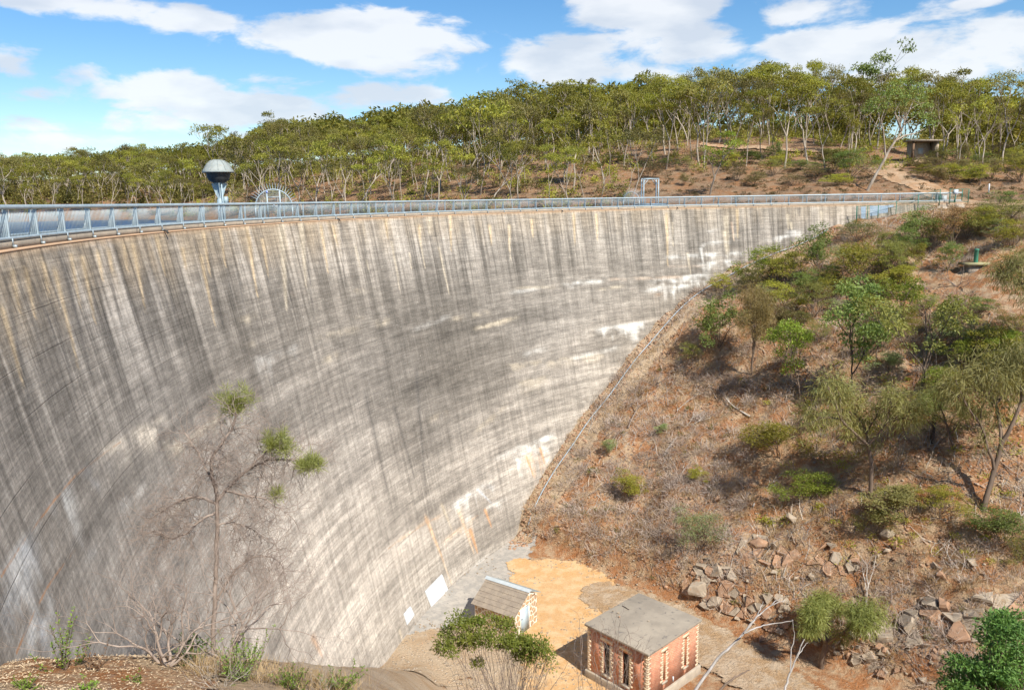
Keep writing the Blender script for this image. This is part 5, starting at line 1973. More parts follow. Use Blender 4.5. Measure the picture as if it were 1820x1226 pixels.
# ------------------------------------------------------------------ right bank: shrubs and small trees
SH = [shrub_proto(300 + i, leaf=L_OLIVE, per=[95, 85, 105, 90][i % 4], a=[.40, .34, .38, .44][i % 4], leafL=[.12, .10, .13, .11][i % 4], leafW=[.045, .035, .05, .036][i % 4], mx=2, stems=[6, 8, 5, 7][i % 4], flat=[.75, .6, .8, .7][i % 4]) for i in range(7)]
YT = [gum_proto(330 + i, H=5.0, lean=.08, per=130, fork=.42, a=.095, leafL=.16, leafW=.06, spread=.5, bark=[M_BARK_B, M_BARK_D][i % 2], leaf=L_BRIGHT, r=.012, flat=.75, midtip=.7) for i in range(4)]
OK_ = [sheoak_proto(350 + i, H=5.0, per=[190, 170, 170][i], a=[.62, .68, .6][i], spread=[.75, .85, .65][i]) for i in range(3)]
OKF = sheoak_proto(360, H=4.0, per=300, a=.5, fork=.22, spread=.6, droop=.6, lean=.05)
BUSH = [  # kind, proto, base px, base py, height px, width px, leaf, label
    ('s', 0, 1352, 512, 80, 80, L_BRIGHT, 'bright green shrub nearest the dam wall at the upper pipe'),
    ('s', 1, 1402, 514, 72, 82, L_YEL, 'yellow green shrub just right of the bright shrub by the upper pipe'),
    ('s', 2, 1460, 497, 98, 80, L_MID, 'tall dark green bush below the green mesh fence'),
    ('s', 3, 1525, 430, 40, 66, L_MID, 'low rounded green bush close under the fence gate'),
    ('s', 4, 1535, 507, 78, 98, L_YEL, 'wide yellow olive shrub right of the tall dark bush'),
    ('s', 5, 1592, 502, 72, 72, L_OLIVE, 'olive shrub in the middle of the upper thicket'),
    ('s', 6, 1612, 528, 56, 92, L_YEL, 'low yellow green shrub at the front of the upper thicket'),
    ('s', 2, 1632, 434, 64, 64, L_MID, 'green bush below the uphill end of the mesh fence'),
    ('s', 1, 1690, 442, 76, 82, L_BROWN, 'half withered brown shrub at the top of the bank'),
    ('s', 0, 1735, 412, 42, 72, L_YEL, 'low yellow green shrub along the path edge'),
    ('s', 3, 1778, 406, 46, 84, L_OLIVE, 'olive shrub at the path edge near the right border'),
    ('s', 5, 1567, 458, 46, 52, L_OLIVE, 'small olive shrub between the fence and the upper thicket'),
    ('s', 6, 1662, 450, 60, 52, L_OLIVE, 'olive shrub left of the withered brown one'),
    ('s', 2, 1278, 617, 104, 98, L_MID, 'dense blue green bush standing beside the bare strip along the pipe'),
    ('s', 1, 1228, 650, 46, 44, L_OLIVE, 'small olive bush at the foot of the dense blue green bush'),
    ('s', 5, 1287, 527, 44, 56, L_YEL, 'small yellow green shrub next to the pipe below the bright shrub'),
    ('o', 0, 1336, 664, 152, 84, L_SHEB, 'brown drooping she oak with a bare dark stem'),
    ('t', 0, 1422, 724, 142, 84, L_BRIGHT, 'slim sapling with light green crown and dark stem mid bank'),
    ('t', 1, 1513, 702, 190, 100, L_MID, 'tall young gum with layered olive crown in the middle of the bank'),
    ('t', 2, 1600, 602, 98, 80, L_BRIGHT, 'small round crowned light green tree below the thicket'),
    ('t', 3, 1634, 717, 172, 100, L_OLIVE, 'olive tree with two bare trunks right of the tall young gum'),
    ('o', 1, 1545, 884, 205, 150, L_SHE, 'large domed grey olive she oak on a leaning trunk'),
    ('o', 2, 1745, 910, 262, 175, L_SHE, 'largest she oak near the right border with dark leaning trunk'),
    ('s', 4, 1385, 812, 62, 118, L_YEL, 'spreading yellow olive shrub below the slim sapling'),
    ('s', 0, 1430, 892, 56, 92, L_BRIGHT, 'fresh green shrub left of the domed she oak'),
    ('s', 2, 1110, 892, 60, 64, L_YEL, 'lone bushy green shrub near the foot of the bank'),
    ('s', 3, 1245, 978, 78, 92, L_GREY, 'pale grey green bush above the brick building'),
    ('s', 6, 1612, 925, 62, 112, L_SHE, 'ragged olive shrub below the domed she oak'),
    ('s', 1, 1560, 948, 46, 72, L_OLIVE, 'small olive shrub above the rocky ledge'),
    ('s', 5, 1668, 918, 52, 82, L_YEL, 'yellow olive shrub left of the largest she oak trunk'),
    ('s', 0, 1786, 962, 56, 92, L_MID, 'dark green shrub right of the largest she oak trunk'),
    ('s', 3, 1815, 995, 46, 62, L_OLIVE, 'olive shrub at the right border above the pale slab'),
    ('f', 0, 1460, 1186, 132, 92, L_SHEG, 'soft feathery she oak beside the dirt road'),
    ('s', 1, 1716, 664, 62, 72, L_BRIGHT, 'light green shrub left of the yellow one in the right hand thicket'),
    ('s', 4, 1762, 654, 72, 92, L_YEL, 'big yellow green shrub in the right hand thicket'),
    ('s', 6, 1802, 642, 52, 62, L_BRIGHT, 'light green shrub at the right border of the bank'),
    ('s', 2, 1700, 617, 52, 62, L_GREY, 'grey green shrub at the top of the right hand thicket'),
    ('s', 0, 1386, 558, 62, 72, L_YEL, 'yellow green shrub left of centre in the middle thicket'),
    ('s', 5, 1446, 563, 66, 72, L_OLIVE, 'olive shrub below the tall dark green bush'),
    ('s', 3, 1482, 543, 60, 62, L_YEL, 'yellow green shrub behind the tall young gum'),
    ('s', 1, 1420, 594, 46, 62, L_OLIVE, 'small olive shrub above the slim sapling'),
    ('s', 6, 1572, 604, 60, 64, L_GREY, 'grey green shrub left of the small round crowned tree'),
    ('s', 2, 1490, 724, 50, 72, L_GREY, 'grey green shrub at the foot of the tall young gum'),
    ('s', 4, 1682, 704, 52, 72, L_BRIGHT, 'fresh green shrub at the foot of the olive tree with bare trunks'),
    ('s', 3, 1460, 764, 36, 62, L_GREY, 'low grey green shrub left of the domed she oak crown'),
    ('s', 1, 1520, 790, 40, 62, L_YEL, 'low yellow green shrub under the domed she oak crown'),
    ('s', 5, 1737, 564, 36, 62, L_MID, 'dark green shrub below the standpipe'),
    ('s', 0, 1082, 802, 26, 34, L_GREY, 'tiny grey green bush amid dead brush by the pipe'),
    ('s', 2, 1232, 852, 26, 42, L_YEL, 'tiny yellow green bush in the open part of the bank'),
    ('s', 6, 1182, 772, 22, 28, L_GREY, 'tiny pale bush among the dead branches'),
    ('o', 1, 1822, 630, 175, 120, L_SHE, 'dark she oak cut off by the right border'),
    ('t', 2, 1556, 648, 82, 64, L_OLIVE, 'slender olive sapling between the young gum and the round crowned tree'),
    ('s', 3, 1640, 562, 46, 52, L_BRIGHT, 'light green shrub above the small round crowned tree'),
    ('o', 2, 1700, 800, 95, 90, L_SHEG, 'small she oak between the domed and the largest she oak'),
    ('s', 4, 1690, 322, 30, 50, L_YEL, 'yellow green shrub on the slope below the stone shelter'),
    ('s', 2, 1722, 326, 28, 62, L_BRIGHT, 'light green shrub under the slim white trunked gum'),
    ('s', 1, 1812, 324, 42, 66, L_YEL, 'yellow green shrub at the right border above the path'),
    ('s', 5, 1510, 318, 52, 80, L_MID, 'dark green bush at the left foot of the leaning gum'),
    ('s', 6, 1480, 306, 40, 60, L_OLIVE, 'olive bush left of the leaning gum'),
    ('s', 0, 1655, 306, 26, 60, L_SCRUB, 'brownish shrub in front of the stone shelter'),
]
rg = np.random.default_rng(404)
PR = {'s': SH, 't': YT, 'o': OK_, 'f': [OKF]}
for kind_, pi, bx_, by_, hp, wp_, lf, lab in BUSH:
    q = hit(bx_, by_)
    s = px_scale(q)
    pr = PR[kind_][pi % len(PR[kind_])]
    H_ = hp * s * (.92 if kind_ == 's' else 1.02)
    W_ = wp_ * s * (1.1 if kind_ == 's' else 1.05)
    base_w = {'s': 3.2, 't': 2.9, 'o': 4.2, 'f': 3.0}[kind_]
    sx = W_ / base_w
    sz = H_ / pr[2]
    nm, cat_ = (('shrub', 'shrub') if kind_ == 's' else ('small_tree', 'tree') if kind_ == 't' else ('she_oak', 'tree'))
    put(nm, pr, q - np.array([0, 0, .05]), rg.uniform(0, 6.28), (sx, sx, sz), lab, cat_, None, lf, ('stems', 'foliage') if kind_ == 's' else ('trunk', 'crown'))

# a few more nameless shrubs filling the thickets
FILL = [(1330, 520), (1375, 505), (1430, 520), (1500, 480), (1555, 520), (1580, 545), (1640, 480), (1620, 455), (1500, 560), (1395, 580), (1460, 610), (1540, 560), (1480, 500), (1660, 640), (1740, 690), (1790, 700), (1700, 690), (1655, 745), (1580, 660), (1750, 400), (1715, 425), (1800, 440), (1790, 385), (1345, 540), (1505, 520), (1600, 470), (1620, 600), (1680, 590), (1730, 620), (1770, 690), (1810, 700), (1800, 600), (1690, 480), (1770, 430)]
for i_, (bx_, by_) in enumerate(FILL):
    q = hit(bx_ + rg.uniform(-6, 6), by_)
    s = px_scale(q)
    put('shrub', SH[i_ % 7], q - np.array([0, 0, .05]), rg.uniform(0, 6.28), (52 * s / 3.2 * rg.uniform(.8, 1.4),) * 2 + (38 * s / 3.0 * rg.uniform(.7, 1.3),), 'smallish shrub filling the thickets on the upper right bank', 'shrub', 'filler shrubs of the upper bank thickets',
        [L_OLIVE, L_YEL, L_MID, L_GREY, L_SCRUB][i_ % 5], ('stems', 'foliage'))

# low shrubs under the trees beyond the end of the dam
HILLF = [(1160, 318), (1185, 300), (1210, 330), (1225, 305), (1290, 300), (1310, 322), (1330, 290), (1345, 330), (1370, 312), (1395, 295), (1405, 330), (1425, 305), (1450, 318), (1465, 295), (1490, 330), (1500, 295), (1380, 285), (1240, 285),
         (1670, 300), (1640, 318), (1705, 308), (1740, 300), (1760, 318), (1785, 305), (1800, 290), (1775, 285), (1690, 285), (1720, 292), (1815, 302), (1745, 330), (1660, 325)]
for i_, (bx_, by_) in enumerate(HILLF):
    q = hit(bx_ + rg.uniform(-6, 6), by_)
    s = px_scale(q)
    put('shrub', SH[i_ % 7], q - np.array([0, 0, .05]), rg.uniform(0, 6.28), (40 * s / 3.2 * rg.uniform(.7, 1.4),) * 2 + (24 * s / 3.0 * rg.uniform(.7, 1.4),), 'low bush in the undergrowth beyond the end of the dam', 'shrub', 'low bushes beyond the end of the dam',
        [L_SCRUB, L_MID, L_SCRUB, L_OLIVE, L_YEL][i_ % 5], ('stems', 'foliage'))

# ------------------------------------------------------------------ dead brush, snags and fallen branches
DB = [dead_proto(500 + i, H=1.6, mx=3, stems=9, spread=.7, r=.012, wig=.2, low=1.1) for i in range(4)]
for i_, (bx_, by_, sz_) in enumerate([(1042, 812, 58), (1076, 778, 66), (1098, 742, 52), (1062, 724, 50), (1132, 704, 60), (1164, 684, 52), (1212, 664, 46), (1284, 700, 60), (1352, 790, 50), (1300, 908, 46), (1164, 905, 40), (1202, 940, 56), (1326, 880, 56), (1702, 508, 60),
                                    (1652, 545, 44), (1782, 580, 44), (1742, 838, 56), (1682, 858, 50), (1482, 905, 46), (1542, 1018, 40), (1626, 1006, 44), (1702, 975, 44), (1452, 1024, 36), (1566, 1092, 40), (1654, 1190, 50), (1605, 1160, 36), (1742, 1190, 44), (1240, 690, 50), (1120, 660, 44),
                                    (1560, 760, 60), (1600, 830, 66), (1650, 800, 60), (1700, 880, 50), (1360, 700, 46), (1440, 690, 44), (1390, 900, 44), (1340, 640, 44), (1300, 560, 40), (1310, 480, 30), (1090, 850, 44), (1010, 830, 34), (1270, 860, 44), (1150, 830, 44)]):
    q = hit(bx_, by_)
    s = px_scale(q)
    pr = DB[i_ % 4]
    root = put('dead_bush', (pr[0],), q, rg.uniform(0, 6.28), (sz_ * s / 1.9,) * 2 + (sz_ * s * .75 / 1.6,), 'leafless grey brown dead bush on the right bank', 'bush', 'dead bushes on the right bank', None, ('branches',))
FB = [dead_proto(530 + i, H=3.0, mx=2, stems=1, bark=[M_DEADW, M_DEADT][i % 2], spread=.5, r=.016, wig=.12, fork=.5) for i in range(4)]
for i_, (x0, y0, x1, y1, lab) in enumerate([(1183, 808, 1240, 725, 'long bleached fallen branch lying up the open bank'), (1188, 722, 1206, 668, 'thick white fallen branch among the dead brush'), (1046, 772, 1066, 736, 'short bleached branch beside the pipe'), (1118, 760, 1160, 690, 'forked bleached branch in the dead brush'),
                                           (1205, 730, 1250, 690, 'thin pale branch below the brown she oak'), (1400, 652, 1520, 650, 'long pale branch lying level behind the slim sapling'), (1418, 700, 1500, 690, 'heap of grey branches at the foot of the slim sapling'), (1640, 680, 1700, 625, 'bare white pole leaning right of the olive tree'), (1330, 740, 1250, 690, 'pale log below the dense blue green bush'),
                                           (1590, 960, 1640, 1000, 'dark twisted branch above the rocky ledge'), (1540, 1080, 1560, 1000, 'white forked branch standing above the ledge'), (1590, 1130, 1605, 1060, 'pale root hanging over the ledge'), (1700, 1010, 1660, 960, 'bleached branch below the largest she oak'), (1640, 1200, 1620, 1150, 'dark dry branch on the bare red soil'),
                                           (1060, 930, 1100, 905, 'short dark branch lying on the gravel slope'), (1050, 880, 1110, 850, 'pale branch left of the lone green shrub'), (1340, 900, 1370, 850, 'bent grey branch below the yellow olive shrub'), (1440, 860, 1400, 820, 'grey branch left of the fresh green shrub'), (1690, 1150, 1665, 1100, 'thin branch on the soil below the ledge')]):
    p0, p1 = hit(x0, y0), hit(x1, y1)
    d = Vector(tuple(p1 - p0))
    L = d.length
    root = bpy.data.objects.new('fallen_branch', None)
    root.location = tuple(p0 + np.array([0, 0, .12]))
    root.rotation_mode = 'QUATERNION'
    root.rotation_quaternion = d.to_track_quat('Z', 'Y')
    root.scale = (L / 3 * 1.0, L / 3 * .5, L / 3)
    COL.objects.link(root)
    tag(root, lab, 'branch')
    obj_me('branches', FB[i_ % 4][0], root)
q = hit(1633, 722)
s = px_scale(q)
sn = dead_proto(560, H=5.6, mx=2, stems=1, bark=M_BARK_B, spread=.35, r=.022, wig=.05, fork=.62, kids=(2, 3))
put('dead_tree', (sn[0],), q, 1.0, 150 * s / 5.6, 'bare brown snag with two upright stems among the shrubs', 'tree', None, None, ('branches',))
q = hit(1656, 785)
sn = obj_me('burnt_stump', mesh_np('burnt_stump', *tube([(0, 0, -.3), (.05, 0, 1.2), (.0, .05, 2.6), (.08, .05, 4.0)], [.2, .16, .13, .05], 8), M_BARK_D, True))
sn.location = tuple(q)
tag(sn, 'charred black upright stump right of the domed she oak', 'stump')

# ------------------------------------------------------------------ rocks
def rock_mesh(seed, n=16, flat=.7, mat=None):
    rr_ = np.random.default_rng(seed)
    bm = bmesh.new()
    for v in nrmz(rr_.normal(size=(n, 3))) * rr_.uniform(.75, 1.1, (n, 1)) * np.array([1, .8, flat]):
        bm.verts.new(v)
    bmesh.ops.convex_hull(bm, input=bm.verts)
    for v in [v for v in bm.verts if not v.link_faces]:
        bm.verts.remove(v)
    bmesh.ops.bevel(bm, geom=list(bm.edges), offset=.03, segments=1, affect='EDGES')
    me = bpy.data.meshes.new('rock')
    bm.to_mesh(me)
    bm.free()
    me.materials.append(mat)
    return me


M_ROCK = pmat('grey_tan_rock', (.40, .33, .25), (.27, .215, .155), 1.3, .95, .9, 5, c3=(.42, .25, .14))
M_ROCKR = pmat('rusty_rock', (.38, .225, .135), (.29, .18, .115), 1.8, .95, .6, 7, c3=(.48, .38, .28))
RK = [rock_mesh(600 + i, 10 + i % 4, [.7, .55, .85, .6][i % 4], [M_ROCK, M_ROCK, M_ROCKR][i % 3]) for i in range(9)]


def rock(x, y, w, h, k, label, group, sink=.3):
    q = hit(x, y)
    s = px_scale(q)
    o = obj_me('rock', RK[k % 9])
    o.location = tuple(q + np.array([0, 0, h * s * (.5 - sink)]))
    o.rotation_euler = (rg.uniform(-.4, .4), rg.uniform(-.4, .4), rg.uniform(0, 6.28))
    o.scale = (w * s / 2, w * s / 2 * rg.uniform(.7, 1.1), h * s / 1.4)
    tag(o, label, 'rock', group)
    return o


for i_, (x, y, w, h, lab) in enumerate([(1268, 1018, 44, 32, 'largest pale boulder above the brick building'), (1240, 1055, 46, 44, 'pale boulder leaning just behind the brick building roof'), (1346, 968, 46, 18, 'flat overhanging slab on the bank above the road'), (1374, 976, 16, 24, 'narrow upright rock under the flat overhanging slab'), (1345, 982, 18, 16, 'small rock under the flat overhanging slab'),
                                        (1276, 890, 20, 20, 'grey rock below the open bank'), (1405, 928, 24, 24, 'dark grey rock right of the flat slab'), (1578, 955, 26, 26, 'dark angular rock above the ledge'), (1590, 968, 20, 14, 'pale rock beside the dark angular one'), (1560, 990, 12, 12, 'small pale rock left of the ledge top'),
                                        (1660, 1010, 18, 20, 'upright dark rock above the ledge right part'), (1672, 1030, 20, 18, 'grey rock above the ledge right part'), (1725, 1004, 22, 20, 'rock below the largest she oak'), (1530, 1062, 26, 10, 'overhanging stone at the left end of the ledge'), (1553, 1070, 14, 20, 'upright stone at the left end of the ledge'),
                                        (1520, 1118, 20, 26, 'pale stone left of the ledge foot'), (1400, 1086, 14, 18, 'upright stone beside the feathery she oak'), (1355, 1138, 20, 14, 'pale stone on the road verge')]):
    rock(x, y, w, h, i_, lab, None)
# loose stones on the lower bank and the road verge
for i_ in range(95):
    x = rg.uniform(1215, 1815)
    yb = np.interp(x, [1210, 1420, 1600, 1820], [1075, 1145, 1215, 1290])
    y = yb - abs(rg.normal()) * 70 - 4
    if y > 1224 or (1030 < x < 1250 and y > 1045):
        y = yb - 60
    w = rg.uniform(7, 17)
    rock(x, y, w, w * rg.uniform(.5, .9), rg.integers(9), 'loose angular stone scattered on the lower right bank', 'loose stones on the lower right bank', .25)

# rocky ledge: blocks split by joints
def ledge(name, poly, size, rise, label, seed, skip=.2):
    rgx = np.random.default_rng(seed)
    cs = cells([np.array(p, float) for p in poly], size, .5, rgx, .46)
    c0 = hit(*np.mean(poly, 0))
    root = empty(name, tuple(c0), 0, label, 'rock')
    for c in cs:
        if rgx.random() < skip:
            continue
        W3 = np.array([hit(*p) for p in c])
        n = len(W3)
        cen = W3.mean(0)
        nr = np.zeros(3)
        for i_ in range(n):
            nr += np.cross(W3[i_] - cen, W3[(i_ + 1) % n] - cen)
        nr = nrmz(nr)
        if nr[2] < 0:
            nr = -nr
            W3 = W3[::-1]
        ri = rise * rgx.uniform(.15, 1.5)
        t1 = W3 + nr * ri * .8 + rgx.normal(size=(n, 3)) * .05
        t2 = cen + (W3 - cen) * rgx.uniform(.82, .96, (n, 1)) + nr * (ri + .03 + rgx.normal(size=(n, 1)) * .05)
        V = np.vstack([W3 - nr * .5, t1, t2]) - c0
        F = []
        for k_ in (0, 1):
            for i_ in range(n):
                F.append([k_ * n + i_, k_ * n + (i_ + 1) % n, (k_ + 1) * n + (i_ + 1) % n, (k_ + 1) * n + i_])
        F.append([2 * n + i_ for i_ in range(n)])
        obj('rock_block', V, F, M_ROCKR if rgx.random() < skip else M_ROCK, root)


ledge('rock_ledge', [(1548, 1112), (1600, 1092), (1690, 1092), (1758, 1082), (1772, 1138), (1690, 1146), (1610, 1148), (1556, 1140)], (34, 27), .42, 'jointed pale rock ledge cropping out above the road', 5)
ledge('rock_ledge', [(1718, 1068), (1770, 1056), (1835, 1054), (1840, 1128), (1790, 1126), (1742, 1096)], (48, 36), .45, 'broad pale rock slab at the right border', 6)
ledge('rock_ledge', [(1612, 1072), (1650, 1062), (1690, 1076), (1686, 1090), (1640, 1086)], (22, 15), .35, 'row of pale blocks above the jointed rock ledge', 7)

ledge('rock_cut', [(1205, 1050), (1235, 1005), (1300, 1010), (1330, 1060), (1325, 1100), (1255, 1085)], (20, 16), .24, 'broken red brown rock cut behind the brick building', 8, .38)
ledge('rock_cut', [(1326, 1102), (1330, 1050), (1400, 1060), (1425, 1120), (1420, 1142)], (19, 15), .22, 'broken rock cut along the road left of the feathery she oak', 9, .4)
ledge('rock_cut', [(1500, 1175), (1500, 1120), (1552, 1110), (1560, 1150), (1600, 1190), (1580, 1210)], (20, 15), .2, 'broken rock cut right of the feathery she oak', 10, .45)
ledge('rock_outcrop', [(1310, 985), (1325, 950), (1400, 955), (1425, 990), (1380, 1015)], (24, 18), .24, 'grey outcrop under the flat overhanging slab', 11, .5)
ledge('rock_outcrop', [(1430, 1000), (1470, 965), (1530, 985), (1520, 1030), (1460, 1030)], (20, 15), .25, 'low outcrop in the red soil above the feathery she oak', 12, .6)

# ------------------------------------------------------------------ ground litter: pebbles, twigs, dry grass
def scatter_bank(n, seed):
    rgs = np.random.default_rng(seed)
    px = rgs.uniform(905, 1900, n * 3)
    Yc = rgs.uniform(42, 100, n * 3)
    Xc = (px - 910) / FPX * (Yc * 1.02 + 6)
    sv = .71 * Xc + .70 * Yc
    k_ = (sv > 49.5) & (sv < 106) & (side_of_dam(Xc, Yc) < -2.0)
    r_ = np.hypot(Xc - CX, Yc - CY)
    Xc, Yc = Xc[k_][:n], Yc[k_][:n]
    return np.stack([Xc, Yc, ground_z(Xc, Yc, side=-1)], -1), rgs


def pebbles(name, P, size, mat, rgs, label, cat='stones'):
    bx_, bf_ = box(-1, 1, -1, 1, -1, 1)
    n = len(P)
    V = bx_[None] * rgs.uniform(.55, 1.0, (n, 8, 3))
    V = V * (size * rgs.uniform(.4, 1.0, n) ** 1.6)[:, None, None] * np.array([1, 1, .65])
    th_ = rgs.uniform(0, 6.28, n)
    c_, s_ = np.cos(th_)[:, None], np.sin(th_)[:, None]
    V = np.stack([V[..., 0] * c_ - V[..., 1] * s_, V[..., 0] * s_ + V[..., 1] * c_, V[..., 2]], -1) + P[:, None, :]
    F = (bf_[None] + 8 * np.arange(n)[:, None, None]).reshape(-1, 4)
    o = obj(name, V.reshape(-1, 3), F, mat)
    o['kind'] = 'stuff'
    tag(o, label, cat)


P, rgs = scatter_bank(5200, 21)
dens_ = fbm(P[:, 0] * .25, P[:, 1] * .25, 3, 14.0)
P = P[dens_ > .45]
pebbles('pebbles', P, .17, M_ROCKR, rgs, 'small stones strewn over the right bank')
P, rgs = scatter_bank(4000, 22)
pebbles('pebbles', P, .11, M_ROCK, rgs, 'pale gravel strewn over the right bank')
# rubble between pipe and wall
TOE = np.array([toe_point(u, .45) for u in np.linspace(18, 70, 90)])
rgs = np.random.default_rng(31)
k_ = rgs.integers(0, 90, 1500)
off_ = rgs.normal(size=(1500, 2)) * np.array([.55, .55])
P = TOE[k_] + np.c_[off_ + np.array([.35, -.25]), np.zeros(1500)]
P[:, 2] = ground_z(P[:, 0], P[:, 1], side=-1) + .03
pebbles('rubble', P, .20, M_ROCKR, rgs, 'broken stone rubble between the pipe and the toe of the wall')
# chips on the valley floor near the apron
px_ = rgs.uniform(640, 1230, 3500)
py_ = rgs.uniform(960, 1226, 3500)
Pz = np.array([at_z(a_, b_, -29.8) for a_, b_ in zip(px_, py_)])
Pz[:, 2] = ground_z(Pz[:, 0], Pz[:, 1], side=-1)
Pz = Pz[(Pz[:, 2] < -27.5) & (side_of_dam(Pz[:, 0], Pz[:, 1]) < -3)]
Pz = Pz[fbm(Pz[:, 0] * .3, Pz[:, 1] * .3, 3, 3.0) > .47]
pebbles('pebbles', Pz + np.array([0, 0, .08]), .09, M_ROCK, rgs, 'small pale stones on the valley floor around the huts')


def ribbons(name, P, L, Wd, mat, rgs, label, cat, lie=.25, attr=False):
    n = len(P)
    th_ = rgs.uniform(0, 6.28, n)
    # lie along the ground: slope from finite differences
    Lr = L * rgs.uniform(.4, 1.4, n)
    D = np.stack([np.cos(th_), np.sin(th_)], -1)
    A = P[:, :2] - D * Lr[:, None] / 2
    C = P[:, :2] + D * Lr[:, None] / 2
    za = ground_z(A[:, 0], A[:, 1], side=-1) + .03
    zc = ground_z(C[:, 0], C[:, 1], side=-1) + .03 + rgs.uniform(0, lie, n) * Lr
    kp = np.abs(za - zc) < Lr * .9
    n = int(kp.sum())
    A, C, za, zc, Lr, D = A[kp], C[kp], za[kp], zc[kp], Lr[kp], D[kp]
    M_ = (A + C) / 2 + rgs.normal(size=(n, 2)) * Lr[:, None] * .07
    zm = (za + zc) / 2 + .05
    pts = np.stack([np.c_[A, za], np.c_[M_, zm], np.c_[C, zc]], 1)
    w = Wd * rgs.uniform(.6, 1.3, n)
    side_ = np.stack([-D[:, 1], D[:, 0], np.full(n, .35)], -1)
    side_ = nrmz(side_) * w[:, None]
    ww = np.array([1.0, .8, .3])
    V = np.stack([pts - side_[:, None] * ww[None, :, None], pts + side_[:, None] * ww[None, :, None]], 2).reshape(-1, 3)
    b0 = 6 * np.arange(n)[:, None]
    F = np.concatenate([b0 + np.array([[0, 1, 3, 2]]), b0 + np.array([[2, 3, 5, 4]])])
    o = obj(name, V, F, mat)
    o['kind'] = 'stuff'
    tag(o, label, cat)


P, rgs = scatter_bank(22000, 23)
dn = fbm(P[:, 0] * .16, P[:, 1] * .16, 4, 44.0)
ribbons('dry_twigs', P[dn > .46], .85, .020, M_DEADT, rgs, 'grey dry twigs littering the right bank', 'twigs', .45)
P, rgs = scatter_bank(5000, 24)
dn = fbm(P[:, 0] * .16, P[:, 1] * .16, 4, 48.0)
ribbons('dry_twigs', P[dn > .5], 1.2, .022, M_DEADW, rgs, 'bleached dry twigs littering the right bank', 'twigs', .4)
M_STRAW = leaf_mat('straw_grass', (.36, .25, .13), (.50, .38, .21), .25)
P, rgs = scatter_bank(13000, 25)
dn = fbm(P[:, 0] * .12, P[:, 1] * .12, 4, 52.0)
P = P[dn > .47]


def tufts(name, P, per, L, Wd, mat, rgs, label, spread=.25):
    n = len(P)
    Pp = np.repeat(P, per, 0) + np.c_[rgs.normal(size=(n * per, 2)) * spread, np.zeros(n * per)]
    D = np.c_[rgs.normal(size=(n * per, 2)) * .55, np.ones(n * per)]
    V, F = leaf_quads(Pp, D, L * rgs.uniform(.5, 1.3, n * per), Wd, rgs, 0)
    o = obj_me(name, leaf_mesh(name, V, F, np.repeat(rgs.uniform(0, 1, n * per), 4), mat))
    o['kind'] = 'stuff'
    tag(o, label, 'grass')


tufts('dry_grass', P, 12, .42, .024, M_STRAW, rgs, 'dry straw grass tufts on the right bank')

# tangles of grey dead brush between the bushes
L_BRUSH = leaf_mat('dead_brush_twigs', (.28, .22, .175), (.50, .41, .33), .05)
P, rgs = scatter_bank(1300, 27)
dn = fbm(P[:, 0] * .10, P[:, 1] * .10, 3, 72.0)
P = P[dn > .44][:560]
scrub_stuff('dead_brush', P, .75, 70, .75, .026, L_BRUSH, 71, 'tangled grey dead brush covering parts of the right bank', .6)
P, rgs = scatter_bank(500, 28)
P = P[fbm(P[:, 0] * .12, P[:, 1] * .12, 3, 82.0) > .5][:150]
scrub_stuff('low_scrub', P, .38, 46, .20, .06, L_OLIVE, 73, 'small scattered green tufts on the right bank', .7)
P, rgs = scatter_bank(500, 29)
P = P[fbm(P[:, 0] * .12, P[:, 1] * .12, 3, 92.0) > .5][:140]
scrub_stuff('low_scrub', P, .5, 50, .26, .04, L_BROWN, 74, 'small rusty brown dead tufts on the right bank', .6)

rgq = np.random.default_rng(99)
Pq = np.array([hit(*v) for v in np.c_[rgq.uniform(1005, 1340, 150), rgq.uniform(640, 965, 150)] if v[0] > np.interp(v[1], [640, 965], [1100, 960])])
scrub_stuff('dead_brush', Pq, .85, 80, .85, .028, leaf_mat('pale_brush_twigs', (.34, .275, .225), (.56, .47, .39), .05), 75, 'pale tangled dead brush on the open part of the bank beside the pipe', .55)
Pq = np.array([hit(*v) for v in np.c_[rgq.uniform(1350, 1810, 90), rgq.uniform(640, 1000, 90)]])
scrub_stuff('low_scrub', Pq, .6, 60, .24, .07, L_YEL, 76, 'small yellow green scrub under the she oaks', .7)
# ------------------------------------------------------------------ foreground bank, lower left
rg = np.random.default_rng(808)


def near_base(px, py, Y):
    """base on the near bank for plants whose foot lies out of frame: straight below the pixel at depth Y"""
    q = at_y(px, py, Y)
    return np.array([q[0], Y, gz(q[0], Y)])


# leafless tree with low spreading limbs
q = hit(297, 1180)
s = px_scale(q)
dt = dead_proto(711, H=2.6, mx=6, stems=6, bark=M_PALET, spread=.55, r=.021, wig=.15, fork=.25, low=1.0)
put('dead_tree', (dt[0],), q, 2.2, (200 * s / 2.6 * 1.15, 200 * s / 2.6 * 1.15, 200 * s / 2.6), 'leafless grey tree with low spreading limbs on the near bank', 'tree', None, None, ('branches',))
q2 = hit(330, 1182)
dt2 = dead_proto(715, H=2.4, mx=6, stems=6, bark=M_PALET, spread=.6, r=.015, wig=.18, fork=.25, low=1.1)
put('dead_bush', (dt2[0],), q2 + np.array([.5, .8, -.3]), .4, (1.45, 1.45, 1.2), 'tangled leafless bush leaning right behind the near dead tree', 'bush', None, None, ('branches',))


